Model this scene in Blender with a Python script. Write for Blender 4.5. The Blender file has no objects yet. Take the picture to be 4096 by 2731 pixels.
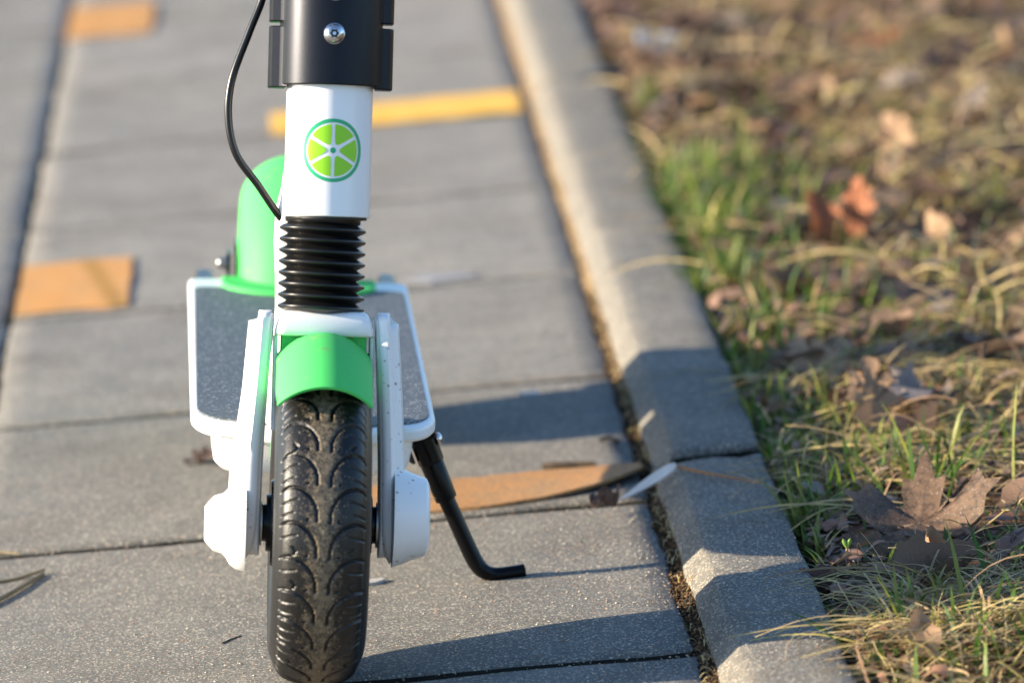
import bpy, bmesh, math, random
import numpy as np
from mathutils import Vector, Matrix

random.seed(7)
rng = np.random.default_rng(7)
R = math.radians
scene = bpy.context.scene
C = scene.collection

# ------------------------------------------------------------------ camera
CAM_POS = Vector((0.0359, -4.0919, 0.97))
PITCH, YAW, ROLL = R(10.47), R(1.55), R(-4.74)
fwd = Vector((math.sin(YAW) * math.cos(PITCH), math.cos(YAW) * math.cos(PITCH), -math.sin(PITCH)))
right = Vector((math.cos(YAW), -math.sin(YAW), 0))
up = right.cross(fwd)
r2 = right * math.cos(ROLL) + up * math.sin(ROLL)
u2 = up * math.cos(ROLL) - right * math.sin(ROLL)
cam_data = bpy.data.cameras.new('camera')
cam = bpy.data.objects.new('camera', cam_data)
C.objects.link(cam)
m = Matrix((r2, u2, -fwd)).transposed().to_4x4()
m.translation = CAM_POS
cam.matrix_world = m
cam_data.sensor_width = 36
cam_data.lens = 225
cam_data.clip_start = 0.1
cam_data.clip_end = 2000
cam_data.dof.use_dof = True
cam_data.dof.focus_distance = 4.27
cam_data.dof.aperture_fstop = 6.9
scene.camera = cam

# ------------------------------------------------------------------ light
SUN_EL = R(19.0)
SUN_AZ_DIR = Vector((-1.0, -0.05, 0)).normalized()       # where the sun stands, seen from the scooter
world = bpy.data.worlds.new('World')
scene.world = world
world.use_nodes = True
wn = world.node_tree.nodes
wl = world.node_tree.links
wn.clear()
sky = wn.new('ShaderNodeTexSky')
sky.sky_type = 'NISHITA'
sky.sun_disc = False
sky.sun_elevation = SUN_EL
sky.sun_rotation = math.atan2(SUN_AZ_DIR.x, SUN_AZ_DIR.y)
sky.air_density = 1.0
sky.dust_density = 0.6
sky.ozone_density = 4.0
bg = wn.new('ShaderNodeBackground')
bg.inputs['Strength'].default_value = 0.112
wo = wn.new('ShaderNodeOutputWorld')
wl.new(sky.outputs[0], bg.inputs[0])
wl.new(bg.outputs[0], wo.inputs[0])
sun_data = bpy.data.lights.new('sun', 'SUN')
sun_data.energy = 5.0
sun_data.angle = R(0.55)
sun_data.color = (1.0, 0.85, 0.64)
sun = bpy.data.objects.new('sun', sun_data)
C.objects.link(sun)
to_sun = Vector((SUN_AZ_DIR.x * math.cos(SUN_EL), SUN_AZ_DIR.y * math.cos(SUN_EL), math.sin(SUN_EL)))
sun.rotation_euler = to_sun.to_track_quat('Z', 'Y').to_euler()
sun.location = to_sun * 20

vs = scene.view_settings
vs.view_transform = 'Standard'
vs.look = 'None'
vs.gamma = 1.0
vs.exposure = 1.48
vs.use_curve_mapping = False
scene.cycles.use_denoising = True
scene.cycles.use_adaptive_sampling = False
scene.cycles.max_bounces = 8


# ------------------------------------------------------------------ material helpers
class NT:
    def __init__(self, name):
        self.mat = bpy.data.materials.new(name)
        self.mat.use_nodes = True
        self.n = self.mat.node_tree.nodes
        self.l = self.mat.node_tree.links
        self.bsdf = self.n['Principled BSDF']
        self.out = self.n['Material Output']

    def node(self, t, **kw):
        nd = self.n.new(t)
        for k, v in kw.items():
            setattr(nd, k, v)
        return nd

    def link(self, a, b):
        self.l.new(a, b)

    def pos(self):
        return self.node('ShaderNodeNewGeometry').outputs['Position']

    def obj(self):
        return self.node('ShaderNodeTexCoord').outputs['Object']

    def noise(self, vec, scale, detail=4, rough=0.55):
        nd = self.node('ShaderNodeTexNoise')
        nd.inputs['Scale'].default_value = scale
        nd.inputs['Detail'].default_value = detail
        nd.inputs['Roughness'].default_value = rough
        self.link(vec, nd.inputs['Vector'])
        return nd.outputs['Fac']

    def voronoi(self, vec, scale, out='Distance', feature='F1'):
        nd = self.node('ShaderNodeTexVoronoi')
        nd.feature = feature
        nd.inputs['Scale'].default_value = scale
        self.link(vec, nd.inputs['Vector'])
        return nd.outputs[out]

    def ramp(self, fac, stops, interp='LINEAR'):
        nd = self.node('ShaderNodeValToRGB')
        nd.color_ramp.interpolation = interp
        els = nd.color_ramp.elements
        while len(els) < len(stops):
            els.new(0.5)
        for e, (p, c) in zip(els, stops):
            e.position = p
            e.color = (c, c, c, 1) if not hasattr(c, '__len__') else (*c[:3], 1)
        self.link(fac, nd.inputs['Fac'])
        return nd.outputs['Color']

    def mix(self, fac, a, b, mode='MIX'):
        nd = self.node('ShaderNodeMix', data_type='RGBA', blend_type=mode)
        for s, v in ((nd.inputs[0], fac), (nd.inputs[6], a), (nd.inputs[7], b)):
            if isinstance(v, (int, float)):
                s.default_value = v
            elif hasattr(v, '__len__'):
                s.default_value = (*v[:3], 1)
            else:
                self.link(v, s)
        return nd.outputs[2]

    def math(self, op, a, b=0.0):
        nd = self.node('ShaderNodeMath', operation=op)
        for s, v in ((nd.inputs[0], a), (nd.inputs[1], b)):
            if isinstance(v, (int, float)):
                s.default_value = v
            else:
                self.link(v, s)
        return nd.outputs[0]

    def bump(self, h, strength=0.3, dist=0.001):
        nd = self.node('ShaderNodeBump')
        nd.inputs['Strength'].default_value = strength
        nd.inputs['Distance'].default_value = dist
        self.link(h, nd.inputs['Height'])
        self.link(nd.outputs[0], self.bsdf.inputs['Normal'])

    def set(self, color=None, rough=None, metal=None, spec=None, coat=None):
        b = self.bsdf.inputs
        for key, v in (('Base Color', color), ('Roughness', rough), ('Metallic', metal), ('Specular IOR Level', spec), ('Coat Weight', coat)):
            if v is None:
                continue
            if isinstance(v, (int, float)):
                b[key].default_value = v
            elif hasattr(v, '__len__'):
                b[key].default_value = (*v[:3], 1)
            else:
                self.link(v, b[key])
        return self.mat


MAT = {}


def build_materials():
    # concrete of the slabs and of the kerb: sand coloured cement with light and dark grains
    def concrete(name, base, warm, dark, bump):
        t = NT(name)
        p = t.pos()
        big = t.noise(p, 2.3, 3)
        mid = t.noise(p, 17, 5)
        fine = t.noise(p, 520, 3, 0.6)
        grain = t.voronoi(p, 820, 'Color')
        sep = t.node('ShaderNodeSeparateColor')
        t.link(grain, sep.inputs[0])
        col = t.mix(t.ramp(big, [(0.35, 0.0), (0.68, 1.0)]), base, warm)
        col = t.mix(t.ramp(mid, [(0.38, 0.55), (0.62, 0.0)]), col, dark)
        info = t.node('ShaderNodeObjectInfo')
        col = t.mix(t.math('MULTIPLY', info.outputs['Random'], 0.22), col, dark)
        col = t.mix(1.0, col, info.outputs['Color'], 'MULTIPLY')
        dark_mark = t.math('MULTIPLY', t.ramp(t.noise(p, 6.5, 5, 0.62), [(0.50, 0.0), (0.68, 0.55)]), t.ramp(t.noise(p, 40, 3), [(0.3, 0.5), (0.6, 1.0)]))  # soft brown stains in the concrete
        col = t.mix(dark_mark, col, (0.105, 0.088, 0.066))
        lite = t.ramp(sep.outputs[0], [(0.80, 0.0), (0.94, 0.8)])
        col = t.mix(lite, col, (0.68, 0.60, 0.47))
        drk = t.ramp(sep.outputs[1], [(0.78, 0.0), (0.95, 0.75)])
        col = t.mix(drk, col, (0.055, 0.05, 0.045))
        red = t.ramp(sep.outputs[2], [(0.965, 0.0), (0.985, 0.8)], 'CONSTANT')
        col = t.mix(red, col, (0.36, 0.13, 0.06))
        col = t.mix(t.ramp(fine, [(0.3, 0.35), (0.7, 0.0)]), col, dark)
        h = t.math('ADD', t.math('MULTIPLY', fine, 0.6), t.math('MULTIPLY', sep.outputs[0], 0.5))
        h = t.math('ADD', h, t.math('MULTIPLY', mid, 0.9))
        t.bump(h, bump, 0.0016)
        MAT[name] = t.set(col, 0.85, spec=0.25)
    concrete('slab_concrete', (0.255, 0.246, 0.222), (0.310, 0.290, 0.245), (0.145, 0.141, 0.130), 0.6)
    concrete('kerb_concrete', (0.188, 0.179, 0.156), (0.226, 0.207, 0.168), (0.113, 0.108, 0.096), 0.6)

    t = NT('joint_dirt')
    p = t.pos()
    n = t.noise(p, 60, 5)
    n2 = t.noise(p, 11, 3)
    col = t.mix(t.ramp(n, [(0.35, 0.0), (0.65, 1.0)]), (0.003, 0.0026, 0.0018), (0.013, 0.010, 0.006))
    col = t.mix(t.ramp(n2, [(0.45, 0.0), (0.65, 0.7)]), col, (0.006, 0.008, 0.003))
    t.bump(n, 0.8, 0.004)
    MAT['joint_dirt'] = t.set(col, 0.95, spec=0.1)

    t = NT('dark_fill')
    p = t.pos()
    n = t.noise(p, 260, 4)
    t.bump(n, 1.0, 0.004)
    MAT['dark_fill'] = t.set(t.mix(n, (0.002, 0.002, 0.0015), (0.009, 0.009, 0.005)), 0.95, spec=0.05)
    t = NT('gap_soil')
    p = t.pos()
    n = t.noise(p, 90, 5)
    t.bump(n, 0.9, 0.004)
    sxyz = t.node('ShaderNodeSeparateXYZ')
    t.link(p, sxyz.inputs[0])
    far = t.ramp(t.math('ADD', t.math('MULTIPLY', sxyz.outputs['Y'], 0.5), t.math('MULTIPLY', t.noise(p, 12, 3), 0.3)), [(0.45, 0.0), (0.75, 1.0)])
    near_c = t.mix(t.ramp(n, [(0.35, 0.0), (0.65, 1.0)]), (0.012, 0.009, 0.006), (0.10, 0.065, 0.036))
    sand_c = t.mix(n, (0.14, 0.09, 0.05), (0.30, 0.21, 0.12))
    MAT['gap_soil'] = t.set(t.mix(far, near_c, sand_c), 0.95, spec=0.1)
    t = NT('verge_soil')
    p = t.pos()
    n = t.noise(p, 75, 6, 0.65)
    n2 = t.noise(p, 9, 3)
    col = t.mix(t.ramp(n, [(0.33, 0.0), (0.66, 1.0)]), (0.018, 0.011, 0.009), (0.14, 0.082, 0.058))
    col = t.mix(t.ramp(n2, [(0.45, 0.0), (0.7, 0.6)]), col, (0.17, 0.115, 0.06))
    t.bump(n, 0.9, 0.006)
    MAT['verge_soil'] = t.set(col, 0.95, spec=0.12)

    t = NT('crumbs')
    info = t.node('ShaderNodeNewGeometry')
    col = t.ramp(info.outputs['Random Per Island'], [(0.0, (0.02, 0.014, 0.010)), (0.45, (0.065, 0.038, 0.020)), (0.7, (0.14, 0.08, 0.038)), (0.9, (0.25, 0.17, 0.09)), (1.0, (0.04, 0.03, 0.022))])
    MAT['crumbs'] = t.set(col, 0.9, spec=0.15)

    t = NT('sand_grain')
    info = t.node('ShaderNodeNewGeometry')
    col = t.ramp(info.outputs['Random Per Island'], [(0.0, (0.42, 0.36, 0.27)), (0.4, (0.58, 0.50, 0.38)), (0.7, (0.25, 0.2, 0.15)), (0.9, (0.45, 0.23, 0.11)), (1.0, (0.66, 0.62, 0.55))])
    MAT['sand_grain'] = t.set(col, 0.6, spec=0.4)

    def blade(name, stops, transl):
        t = NT(name)
        g = t.node('ShaderNodeNewGeometry')
        col = t.ramp(g.outputs['Random Per Island'], stops)
        nz = t.noise(g.outputs['Position'], 90, 2)
        col = t.mix(t.ramp(nz, [(0.35, 0.4), (0.6, 0.0)]), col, (0.10, 0.07, 0.03))
        t.set(col, 0.5, spec=0.35)
        tr = t.node('ShaderNodeBsdfTranslucent')
        t.link(col, tr.inputs['Color'])
        mx = t.node('ShaderNodeMixShader')
        mx.inputs[0].default_value = transl
        t.link(t.bsdf.outputs[0], mx.inputs[1])
        t.link(tr.outputs[0], mx.inputs[2])
        t.link(mx.outputs[0], t.out.inputs[0])
        MAT[name] = t.mat
    blade('green_blade', [(0.0, (0.045, 0.115, 0.018)), (0.35, (0.075, 0.175, 0.022)), (0.60, (0.15, 0.235, 0.032)), (0.82, (0.30, 0.31, 0.06)), (1.0, (0.06, 0.15, 0.045))], 0.35)
    blade('dry_blade', [(0.0, (0.50, 0.37, 0.14)), (0.3, (0.66, 0.52, 0.23)), (0.55, (0.50, 0.34, 0.19)), (0.75, (0.27, 0.16, 0.09)), (0.9, (0.50, 0.42, 0.13)), (1.0, (0.66, 0.54, 0.32))], 0.25)

    blade('shred', [(0.0, (0.31, 0.165, 0.10)), (0.25, (0.16, 0.088, 0.065)), (0.5, (0.44, 0.26, 0.17)), (0.7, (0.06, 0.042, 0.034)), (0.85, (0.36, 0.20, 0.10)), (1.0, (0.24, 0.20, 0.17))], 0.12)

    def leaf(name, a, b, dark, speck=0.5):
        t = NT(name)
        o = t.obj()
        info = t.node('ShaderNodeObjectInfo')
        add = t.node('ShaderNodeVectorMath', operation='ADD')
        t.link(o, add.inputs[0])
        t.link(info.outputs['Location'], add.inputs[1])
        v = add.outputs[0]
        n = t.noise(v, 45, 5, 0.6)
        n2 = t.noise(v, 190, 3, 0.6)
        col = t.mix(t.ramp(n, [(0.36, 0.0), (0.64, 1.0)]), a, b)
        col = t.mix(t.ramp(n2, [(0.35, 0.7), (0.52, 0.0)]), col, dark)
        col = t.mix(t.math('MULTIPLY', info.outputs['Random'], 0.45), col, dark)
        sp = t.ramp(t.voronoi(v, 1000, 'Color'), [(0.80, 0.0), (0.90, speck)])
        col = t.mix(sp, col, (0.62, 0.58, 0.52))
        t.bump(n2, 0.4, 0.001)
        t.set(col, 0.6, spec=0.35)
        tr = t.node('ShaderNodeBsdfTranslucent')
        t.link(col, tr.inputs['Color'])
        mx = t.node('ShaderNodeMixShader')
        mx.inputs[0].default_value = 0.2
        t.link(t.bsdf.outputs[0], mx.inputs[1])
        t.link(tr.outputs[0], mx.inputs[2])
        t.link(mx.outputs[0], t.out.inputs[0])
        MAT[name] = t.mat
    leaf('leaf_brown', (0.205, 0.115, 0.068), (0.300, 0.180, 0.110), (0.062, 0.042, 0.034))
    leaf('leaf_near', (0.140, 0.086, 0.052), (0.215, 0.132, 0.080), (0.045, 0.034, 0.028), 0.25)
    leaf('leaf_tan', (0.42, 0.26, 0.145), (0.50, 0.33, 0.19), (0.20, 0.11, 0.06), 0.3)
    leaf('leaf_dark', (0.12, 0.07, 0.055), (0.21, 0.125, 0.095), (0.035, 0.025, 0.022), 0.4)
    leaf('leaf_red', (0.34, 0.10, 0.036), (0.40, 0.15, 0.055), (0.16, 0.06, 0.03), 0.2)
    leaf('leaf_grey', (0.27, 0.215, 0.18), (0.35, 0.285, 0.24), (0.14, 0.11, 0.095), 0.3)

    def plain(name, col, rough=0.5, metal=0.0, spec=0.5, coat=None):
        t = NT(name)
        MAT[name] = t.set(col, rough, metal, spec, coat)
        return t

    # white paint of the scooter, with dried mud spots thrown up by the wheel
    def white(name, amount):
        t = NT(name)
        o = t.obj()
        n = t.noise(o, 26, 3)
        v = t.voronoi(o, 190)
        rough_v = t.noise(o, 240, 2)
        spots = t.math('MULTIPLY', t.ramp(v, [(0.15, 1.0), (0.23, 0.0)]), t.ramp(n, [(0.52 - amount, 0.0), (0.60 - amount, 1.0)]))
        spots = t.math('MULTIPLY', spots, t.ramp(rough_v, [(0.45, 0.1), (0.6, 1.0)]))
        film = t.ramp(t.noise(o, 9, 4), [(0.35, 0.0), (0.75, 0.10)])
        col = t.mix(film, (0.86, 0.86, 0.85), (0.50, 0.45, 0.38))
        col = t.mix(spots, col, (0.20, 0.13, 0.09))
        MAT[name] = t.set(col, 0.34, spec=0.5)
    white('white_paint', -0.07)
    white('white_paint_spattered', 0.10)
    plain('white_tube', (0.86, 0.86, 0.855), 0.26, spec=0.5, coat=0.3)

    t = NT('green_plastic')
    o = t.obj()
    n = t.noise(o, 70, 4)
    n2 = t.noise(o, 14, 2)
    mud = t.math('MULTIPLY', t.ramp(n, [(0.60, 0.0), (0.66, 0.7)]), t.ramp(n2, [(0.48, 0.0), (0.56, 1.0)]))
    col = t.mix(mud, (0.078, 0.58, 0.130), (0.26, 0.22, 0.11))
    t.bump(t.noise(o, 900, 2), 0.06, 0.0006)
    MAT['green_plastic'] = t.set(col, 0.62, spec=0.3)

    # rubber with pale dust on what touches the ground
    t = NT('tyre_rubber')
    o = t.obj()
    at = t.node('ShaderNodeAttribute', attribute_name='wear')
    sepw = t.node('ShaderNodeSeparateColor')
    t.link(at.outputs['Color'], sepw.inputs[0])
    n = t.noise(o, 230, 4, 0.65)
    n2 = t.noise(o, 950, 3, 0.75)
    base_d = t.math('ADD', t.math('MULTIPLY', n, 0.7), t.math('MULTIPLY', n2, 0.9))
    dust = t.math('ADD', base_d, t.math('MULTIPLY', t.math('SUBTRACT', sepw.outputs[0], 1.0), 0.45))
    dust = t.ramp(dust, [(0.63, 0.0), (1.00, 0.9)])
    col = t.mix(dust, (0.007, 0.007, 0.007), (0.29, 0.22, 0.135))
    grit = t.math('MULTIPLY', t.ramp(t.voronoi(o, 900, 'Color'), [(0.84, 0.0), (0.90, 1.0)]), sepw.outputs[0])
    col = t.mix(t.math('MULTIPLY', grit, 0.5), col, (0.48, 0.39, 0.25))
    knurl = t.voronoi(o, 820)
    h = t.math('MULTIPLY', knurl, sepw.outputs[1])
    t.bump(t.math('ADD', h, t.math('MULTIPLY', n2, 0.5)), 0.28, 0.0006)
    MAT['tyre_rubber'] = t.set(col, t.math('ADD', 0.40, t.math('MULTIPLY', dust, 0.5)), spec=0.45)

    t = NT('black_rubber')
    MAT['black_rubber'] = t.set((0.006, 0.006, 0.006), 0.33, spec=0.5)
    t = NT('black_paint')
    o = t.obj()
    sp = t.ramp(t.voronoi(o, 420, 'Color'), [(0.95, 0.0), (0.97, 0.5)])
    col = t.mix(sp, (0.004, 0.004, 0.005), (0.3, 0.25, 0.18))
    MAT['black_paint'] = t.set(col, 0.22, spec=0.16)
    plain('black_matt', (0.018, 0.018, 0.02), 0.55)
    plain('cable_black', (0.005, 0.005, 0.006), 0.3, spec=0.4)

    t = NT('anodised_black')
    o = t.obj()
    n = t.noise(o, 1500, 2, 0.6)
    col = t.mix(n, (0.007, 0.009, 0.014), (0.028, 0.029, 0.034))
    t.bump(n, 0.10, 0.0005)
    MAT['anodised_black'] = t.set(col, 0.38, metal=0.8)
    plain('steel', (0.62, 0.61, 0.62), 0.22, metal=1.0)
    plain('dull_steel', (0.36, 0.36, 0.35), 0.4, metal=0.9)
    plain('dark_hole', (0.01, 0.01, 0.012), 0.7)
    plain('emblem_dark_green', (0.02, 0.40, 0.17), 0.35)
    plain('emblem_lime', (0.28, 0.66, 0.010), 0.35)

    t = NT('grip_paper')
    o = t.obj()
    n = t.noise(o, 1100, 3, 0.7)
    v = t.voronoi(o, 800, 'Color')
    col = t.mix(t.ramp(n, [(0.35, 0.0), (0.65, 1.0)]), (0.030, 0.038, 0.048), (0.150, 0.175, 0.200))
    col = t.mix(t.ramp(v, [(0.78, 0.0), (0.90, 0.9)]), col, (0.60, 0.60, 0.58))
    t.bump(n, 0.9, 0.0015)
    MAT['grip_paper'] = t.set(col, 0.6, spec=0.5)

    # orange marking tape: woven, worn; a darker streak runs over it
    t = NT('orange_tape')
    o = t.obj()
    n = t.noise(o, 26, 4)
    fine = t.noise(o, 300, 3)
    wv = t.node('ShaderNodeTexWave', wave_type='BANDS', bands_direction='X')
    wv.inputs['Scale'].default_value = 190
    t.link(o, wv.inputs['Vector'])
    wv2 = t.node('ShaderNodeTexWave', wave_type='BANDS', bands_direction='Y')
    wv2.inputs['Scale'].default_value = 190
    t.link(o, wv2.inputs['Vector'])
    weave = t.math('MULTIPLY', wv.outputs['Fac'], wv2.outputs['Fac'])
    col = t.mix(t.ramp(n, [(0.35, 0.0), (0.7, 1.0)]), (0.60, 0.27, 0.062), (0.52, 0.29, 0.11))
    col = t.mix(t.math('MULTIPLY', weave, 0.45), col, (0.33, 0.16, 0.05))
    col = t.mix(t.ramp(fine, [(0.38, 0.5), (0.55, 0.0)]), col, (0.30, 0.19, 0.10))
    t.bump(weave, 0.4, 0.0008)
    MAT['orange_tape'] = t.set(col, 0.75, spec=0.2)
    t = NT('yellow_tape')
    o = t.obj()
    n = t.noise(o, 26, 4)
    col = t.mix(t.ramp(n, [(0.35, 0.0), (0.7, 1.0)]), (0.74, 0.40, 0.055), (0.68, 0.42, 0.10))
    t.bump(n, 0.3, 0.001)
    MAT['yellow_tape'] = t.set(col, 0.75, spec=0.2)
    t = NT('streaked_tape')
    o = t.obj()
    n = t.noise(o, 26, 4)
    fine = t.noise(o, 300, 3)
    sx = t.node('ShaderNodeSeparateXYZ')
    t.link(o, sx.inputs[0])
    # a darker band running slantwise over the tape
    off = t.math('ADD', t.math('SUBTRACT', sx.outputs['X'], 0.026), t.math('MULTIPLY', sx.outputs['Y'], 0.13))
    off = t.math('ADD', t.math('ABSOLUTE', off), t.math('MULTIPLY', t.math('SUBTRACT', n, 0.5), 0.012))
    dark_mark = t.ramp(off, [(0.004, 1.0), (0.013, 0.0)])
    col = t.mix(t.ramp(n, [(0.35, 0.0), (0.7, 1.0)]), (0.60, 0.27, 0.062), (0.52, 0.29, 0.11))
    col = t.mix(t.ramp(fine, [(0.38, 0.5), (0.55, 0.0)]), col, (0.30, 0.19, 0.10))
    col = t.mix(t.math('MULTIPLY', dark_mark, 0.75), col, (0.30, 0.16, 0.03))
    MAT['streaked_tape'] = t.set(col, 0.75, spec=0.2)
    t = NT('worn_tape')
    o = t.obj()
    n = t.noise(o, 30, 4)
    fine = t.noise(o, 260, 4, 0.7)
    wv = t.node('ShaderNodeTexWave', wave_type='BANDS', bands_direction='X')
    wv.inputs['Scale'].default_value = 190
    t.link(o, wv.inputs['Vector'])
    wv2 = t.node('ShaderNodeTexWave', wave_type='BANDS', bands_direction='Y')
    wv2.inputs['Scale'].default_value = 190
    t.link(o, wv2.inputs['Vector'])
    weave = t.math('MULTIPLY', wv.outputs['Fac'], wv2.outputs['Fac'])
    col = t.mix(t.ramp(n, [(0.35, 0.0), (0.7, 1.0)]), (0.52, 0.24, 0.075), (0.40, 0.235, 0.11))
    col = t.mix(t.math('MULTIPLY', weave, 0.5), col, (0.20, 0.13, 0.06))
    col = t.mix(t.ramp(fine, [(0.40, 0.7), (0.55, 0.0)]), col, (0.17, 0.13, 0.09))
    t.bump(weave, 0.4, 0.0008)
    MAT['worn_tape'] = t.set(col, 0.8, spec=0.2)

    t = NT('bark')
    o = t.obj()
    n = t.noise(o, 160, 4)
    MAT['bark'] = t.set(t.mix(n, (0.03, 0.02, 0.014), (0.11, 0.075, 0.045)), 0.85)
    t = NT('pale_bark')
    o = t.obj()
    n = t.noise(o, 120, 4)
    MAT['pale_bark'] = t.set(t.mix(n, (0.09, 0.07, 0.035), (0.26, 0.21, 0.12)), 0.85)
    t = NT('orange_bark')
    o = t.obj()
    n = t.noise(o, 160, 4)
    MAT['orange_bark'] = t.set(t.mix(n, (0.16, 0.07, 0.025), (0.36, 0.18, 0.06)), 0.7)
    t = NT('pale_flake')
    o = t.obj()
    n = t.noise(o, 130, 4)
    MAT['pale_flake'] = t.set(t.mix(n, (0.50, 0.49, 0.47), (0.68, 0.67, 0.64)), 0.55)
    t = NT('grey_flake')
    o = t.obj()
    n = t.noise(o, 160, 4)
    MAT['grey_flake'] = t.set(t.mix(n, (0.30, 0.29, 0.27), (0.46, 0.44, 0.41)), 0.7)
    plain('dim_scrap', (0.26, 0.255, 0.26), 0.7)
    plain('seedling_green', (0.20, 0.33, 0.05), 0.5)
    plain('seedling_stem', (0.42, 0.26, 0.19), 0.5)
    plain('white_scrap', (0.42, 0.46, 0.50), 0.5)

    t = NT('far_ground')
    p = t.pos()
    n = t.noise(p, 3, 6)
    MAT['far_ground'] = t.set(t.mix(t.ramp(n, [(0.35, 0.0), (0.65, 1.0)]), (0.10, 0.085, 0.05), (0.17, 0.14, 0.07)), 0.95)


build_materials()


# ------------------------------------------------------------------ mesh helpers
def mesh(name, verts, faces, smooth=True, sharp=35):
    me = bpy.data.meshes.new(name)
    me.from_pydata([tuple(v) for v in verts], [], [tuple(f) for f in faces])
    me.validate()
    bm = bmesh.new()
    bm.from_mesh(me)
    bmesh.ops.recalc_face_normals(bm, faces=bm.faces)
    bm.to_mesh(me)
    bm.free()
    if smooth:
        me.shade_smooth()
        if sharp and hasattr(me, 'set_sharp_from_angle'):
            me.set_sharp_from_angle(angle=R(sharp))
    me.update()
    return me


def obj(name, me, mat=None, parent=None, label=None, cat=None, group=None, kind=None, bevel=None, seg=2):
    o = bpy.data.objects.new(name, me)
    C.objects.link(o)
    if mat and me is not None and not me.materials:
        me.materials.append(MAT[mat])
    if parent:
        o.parent = parent
    for k, v in (('label', label), ('category', cat), ('group', group), ('kind', kind)):
        if v:
            o[k] = v
    if bevel:
        md = o.modifiers.new('bevel', 'BEVEL')
        md.width = bevel
        md.segments = seg
        md.limit_method = 'ANGLE'
        md.angle_limit = R(40)
        md.harden_normals = False
    return o


def grid_faces(nu, nv, wrap_u=False, wrap_v=False, off=0):
    f = []
    for i in range(nu if wrap_u else nu - 1):
        for j in range(nv if wrap_v else nv - 1):
            a = off + i * nv + j
            b = off + i * nv + (j + 1) % nv
            c = off + ((i + 1) % nu) * nv + (j + 1) % nv
            d = off + ((i + 1) % nu) * nv + j
            f.append((a, b, c, d))
    return f


def loft(rings, cap=True, closed=True):
    nv = len(rings[0])
    v = [p for r in rings for p in r]
    f = grid_faces(len(rings), nv, False, closed)
    if cap:
        f.append(tuple(range(nv)))
        f.append(tuple(range((len(rings) - 1) * nv, len(rings) * nv)))
    return v, f


def lathe(profile, to3d, n=48, cap=False):
    """profile: (axial, radius) list; to3d(axial, a, b) maps to space"""
    rings = []
    for k in range(n):
        t = 2 * math.pi * k / n
        rings.append([to3d(d, r * math.cos(t), r * math.sin(t)) for d, r in profile])
    v = [p for r in rings for p in r]
    f = grid_faces(n, len(profile), True, False)
    if cap:
        m_ = len(profile)
        if profile[0][1] > 1e-6:
            f.append(tuple(k * m_ for k in range(n)))
        if profile[-1][1] > 1e-6:
            f.append(tuple(k * m_ + m_ - 1 for k in range(n)))
    return v, f


def catmull(pts, n=8):
    pts = [Vector(p) for p in pts]
    out = []
    for i in range(len(pts) - 1):
        p0 = pts[max(i - 1, 0)]
        p1, p2 = pts[i], pts[i + 1]
        p3 = pts[min(i + 2, len(pts) - 1)]
        for k in range(n):
            t = k / n
            out.append(0.5 * ((2 * p1) + (-p0 + p2) * t + (2 * p0 - 5 * p1 + 4 * p2 - p3) * t * t + (-p0 + 3 * p1 - 3 * p2 + p3) * t ** 3))
    out.append(pts[-1])
    return out


def tube(path, radius, n=10, squash=None):
    path = [Vector(p) for p in path]
    rings = []
    prev = None
    for i, p in enumerate(path):
        t = (path[min(i + 1, len(path) - 1)] - path[max(i - 1, 0)]).normalized()
        if prev is None:
            a = t.orthogonal().normalized()
        else:
            a = (prev - t * prev.dot(t)).normalized()
        prev = a
        b = t.cross(a)
        r = radius[i] if hasattr(radius, '__len__') else radius
        rings.append([p + a * (r * math.cos(2 * math.pi * k / n)) + b * (r * math.sin(2 * math.pi * k / n)) for k in range(n)])
    return loft(rings, True, True)


def box(x0, x1, y0, y1, z0, z1, f=lambda x, y, z: (x, y, z)):
    v = [f(x, y, z) for x in (x0, x1) for y in (y0, y1) for z in (z0, z1)]
    return v, [(0, 1, 3, 2), (4, 6, 7, 5), (0, 4, 5, 1), (2, 3, 7, 6), (0, 2, 6, 4), (1, 5, 7, 3)]


def extrude_poly(poly, z0, z1, f=lambda x, y, z: (x, y, z)):
    n = len(poly)
    v = [f(x, y, z0) for x, y in poly] + [f(x, y, z1) for x, y in poly]
    fc = [tuple(range(n))[::-1], tuple(range(n, 2 * n))]
    fc += [(i, (i + 1) % n, n + (i + 1) % n, n + i) for i in range(n)]
    return v, fc


def join(*vf):
    V, F = [], []
    for v, f in vf:
        o = len(V)
        V += list(v)
        F += [tuple(i + o for i in q) for q in f]
    return V, F


def vnoise(seed):
    """cheap smooth 2d noise"""
    r = np.random.default_rng(seed)
    ph = r.uniform(0, 6.28, (24, 1))
    ang = r.uniform(0, 6.28, 24)
    fr = r.uniform(0.5, 1.6, 24)

    def f(x, y, scale):
        x = np.asarray(x, float) * scale
        y = np.asarray(y, float) * scale
        s = 0
        for k in range(24):
            s = s + np.sin((x * math.cos(ang[k]) + y * math.sin(ang[k])) * fr[k] * 6.28 + ph[k, 0])
        return s / 5.0
    return f


# ------------------------------------------------------------------ the setting
# far ground
v, f = [], []
NR = 48
radii = [0, 8, 30, 120, 600]
v.append((0, 0, -0.09))
for r_ in radii[1:]:
    for k in range(NR):
        v.append((r_ * math.cos(2 * math.pi * k / NR), r_ * math.sin(2 * math.pi * k / NR), -0.09))
for k in range(NR):
    f.append((0, 1 + k, 1 + (k + 1) % NR))
for q in range(len(radii) - 2):
    for k in range(NR):
        a = 1 + q * NR
        f.append((a + k, a + (k + 1) % NR, a + NR + (k + 1) % NR, a + NR + k))
obj('ground', mesh('ground', v, f), 'far_ground', kind='structure', label='open grassy ground around the footpath')

# pavement: sandy bed and single slabs
SLAB_RIGHT = 0.2490
SLAB = 0.4915
JOINT = 0.0165
J0 = -0.015


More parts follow.
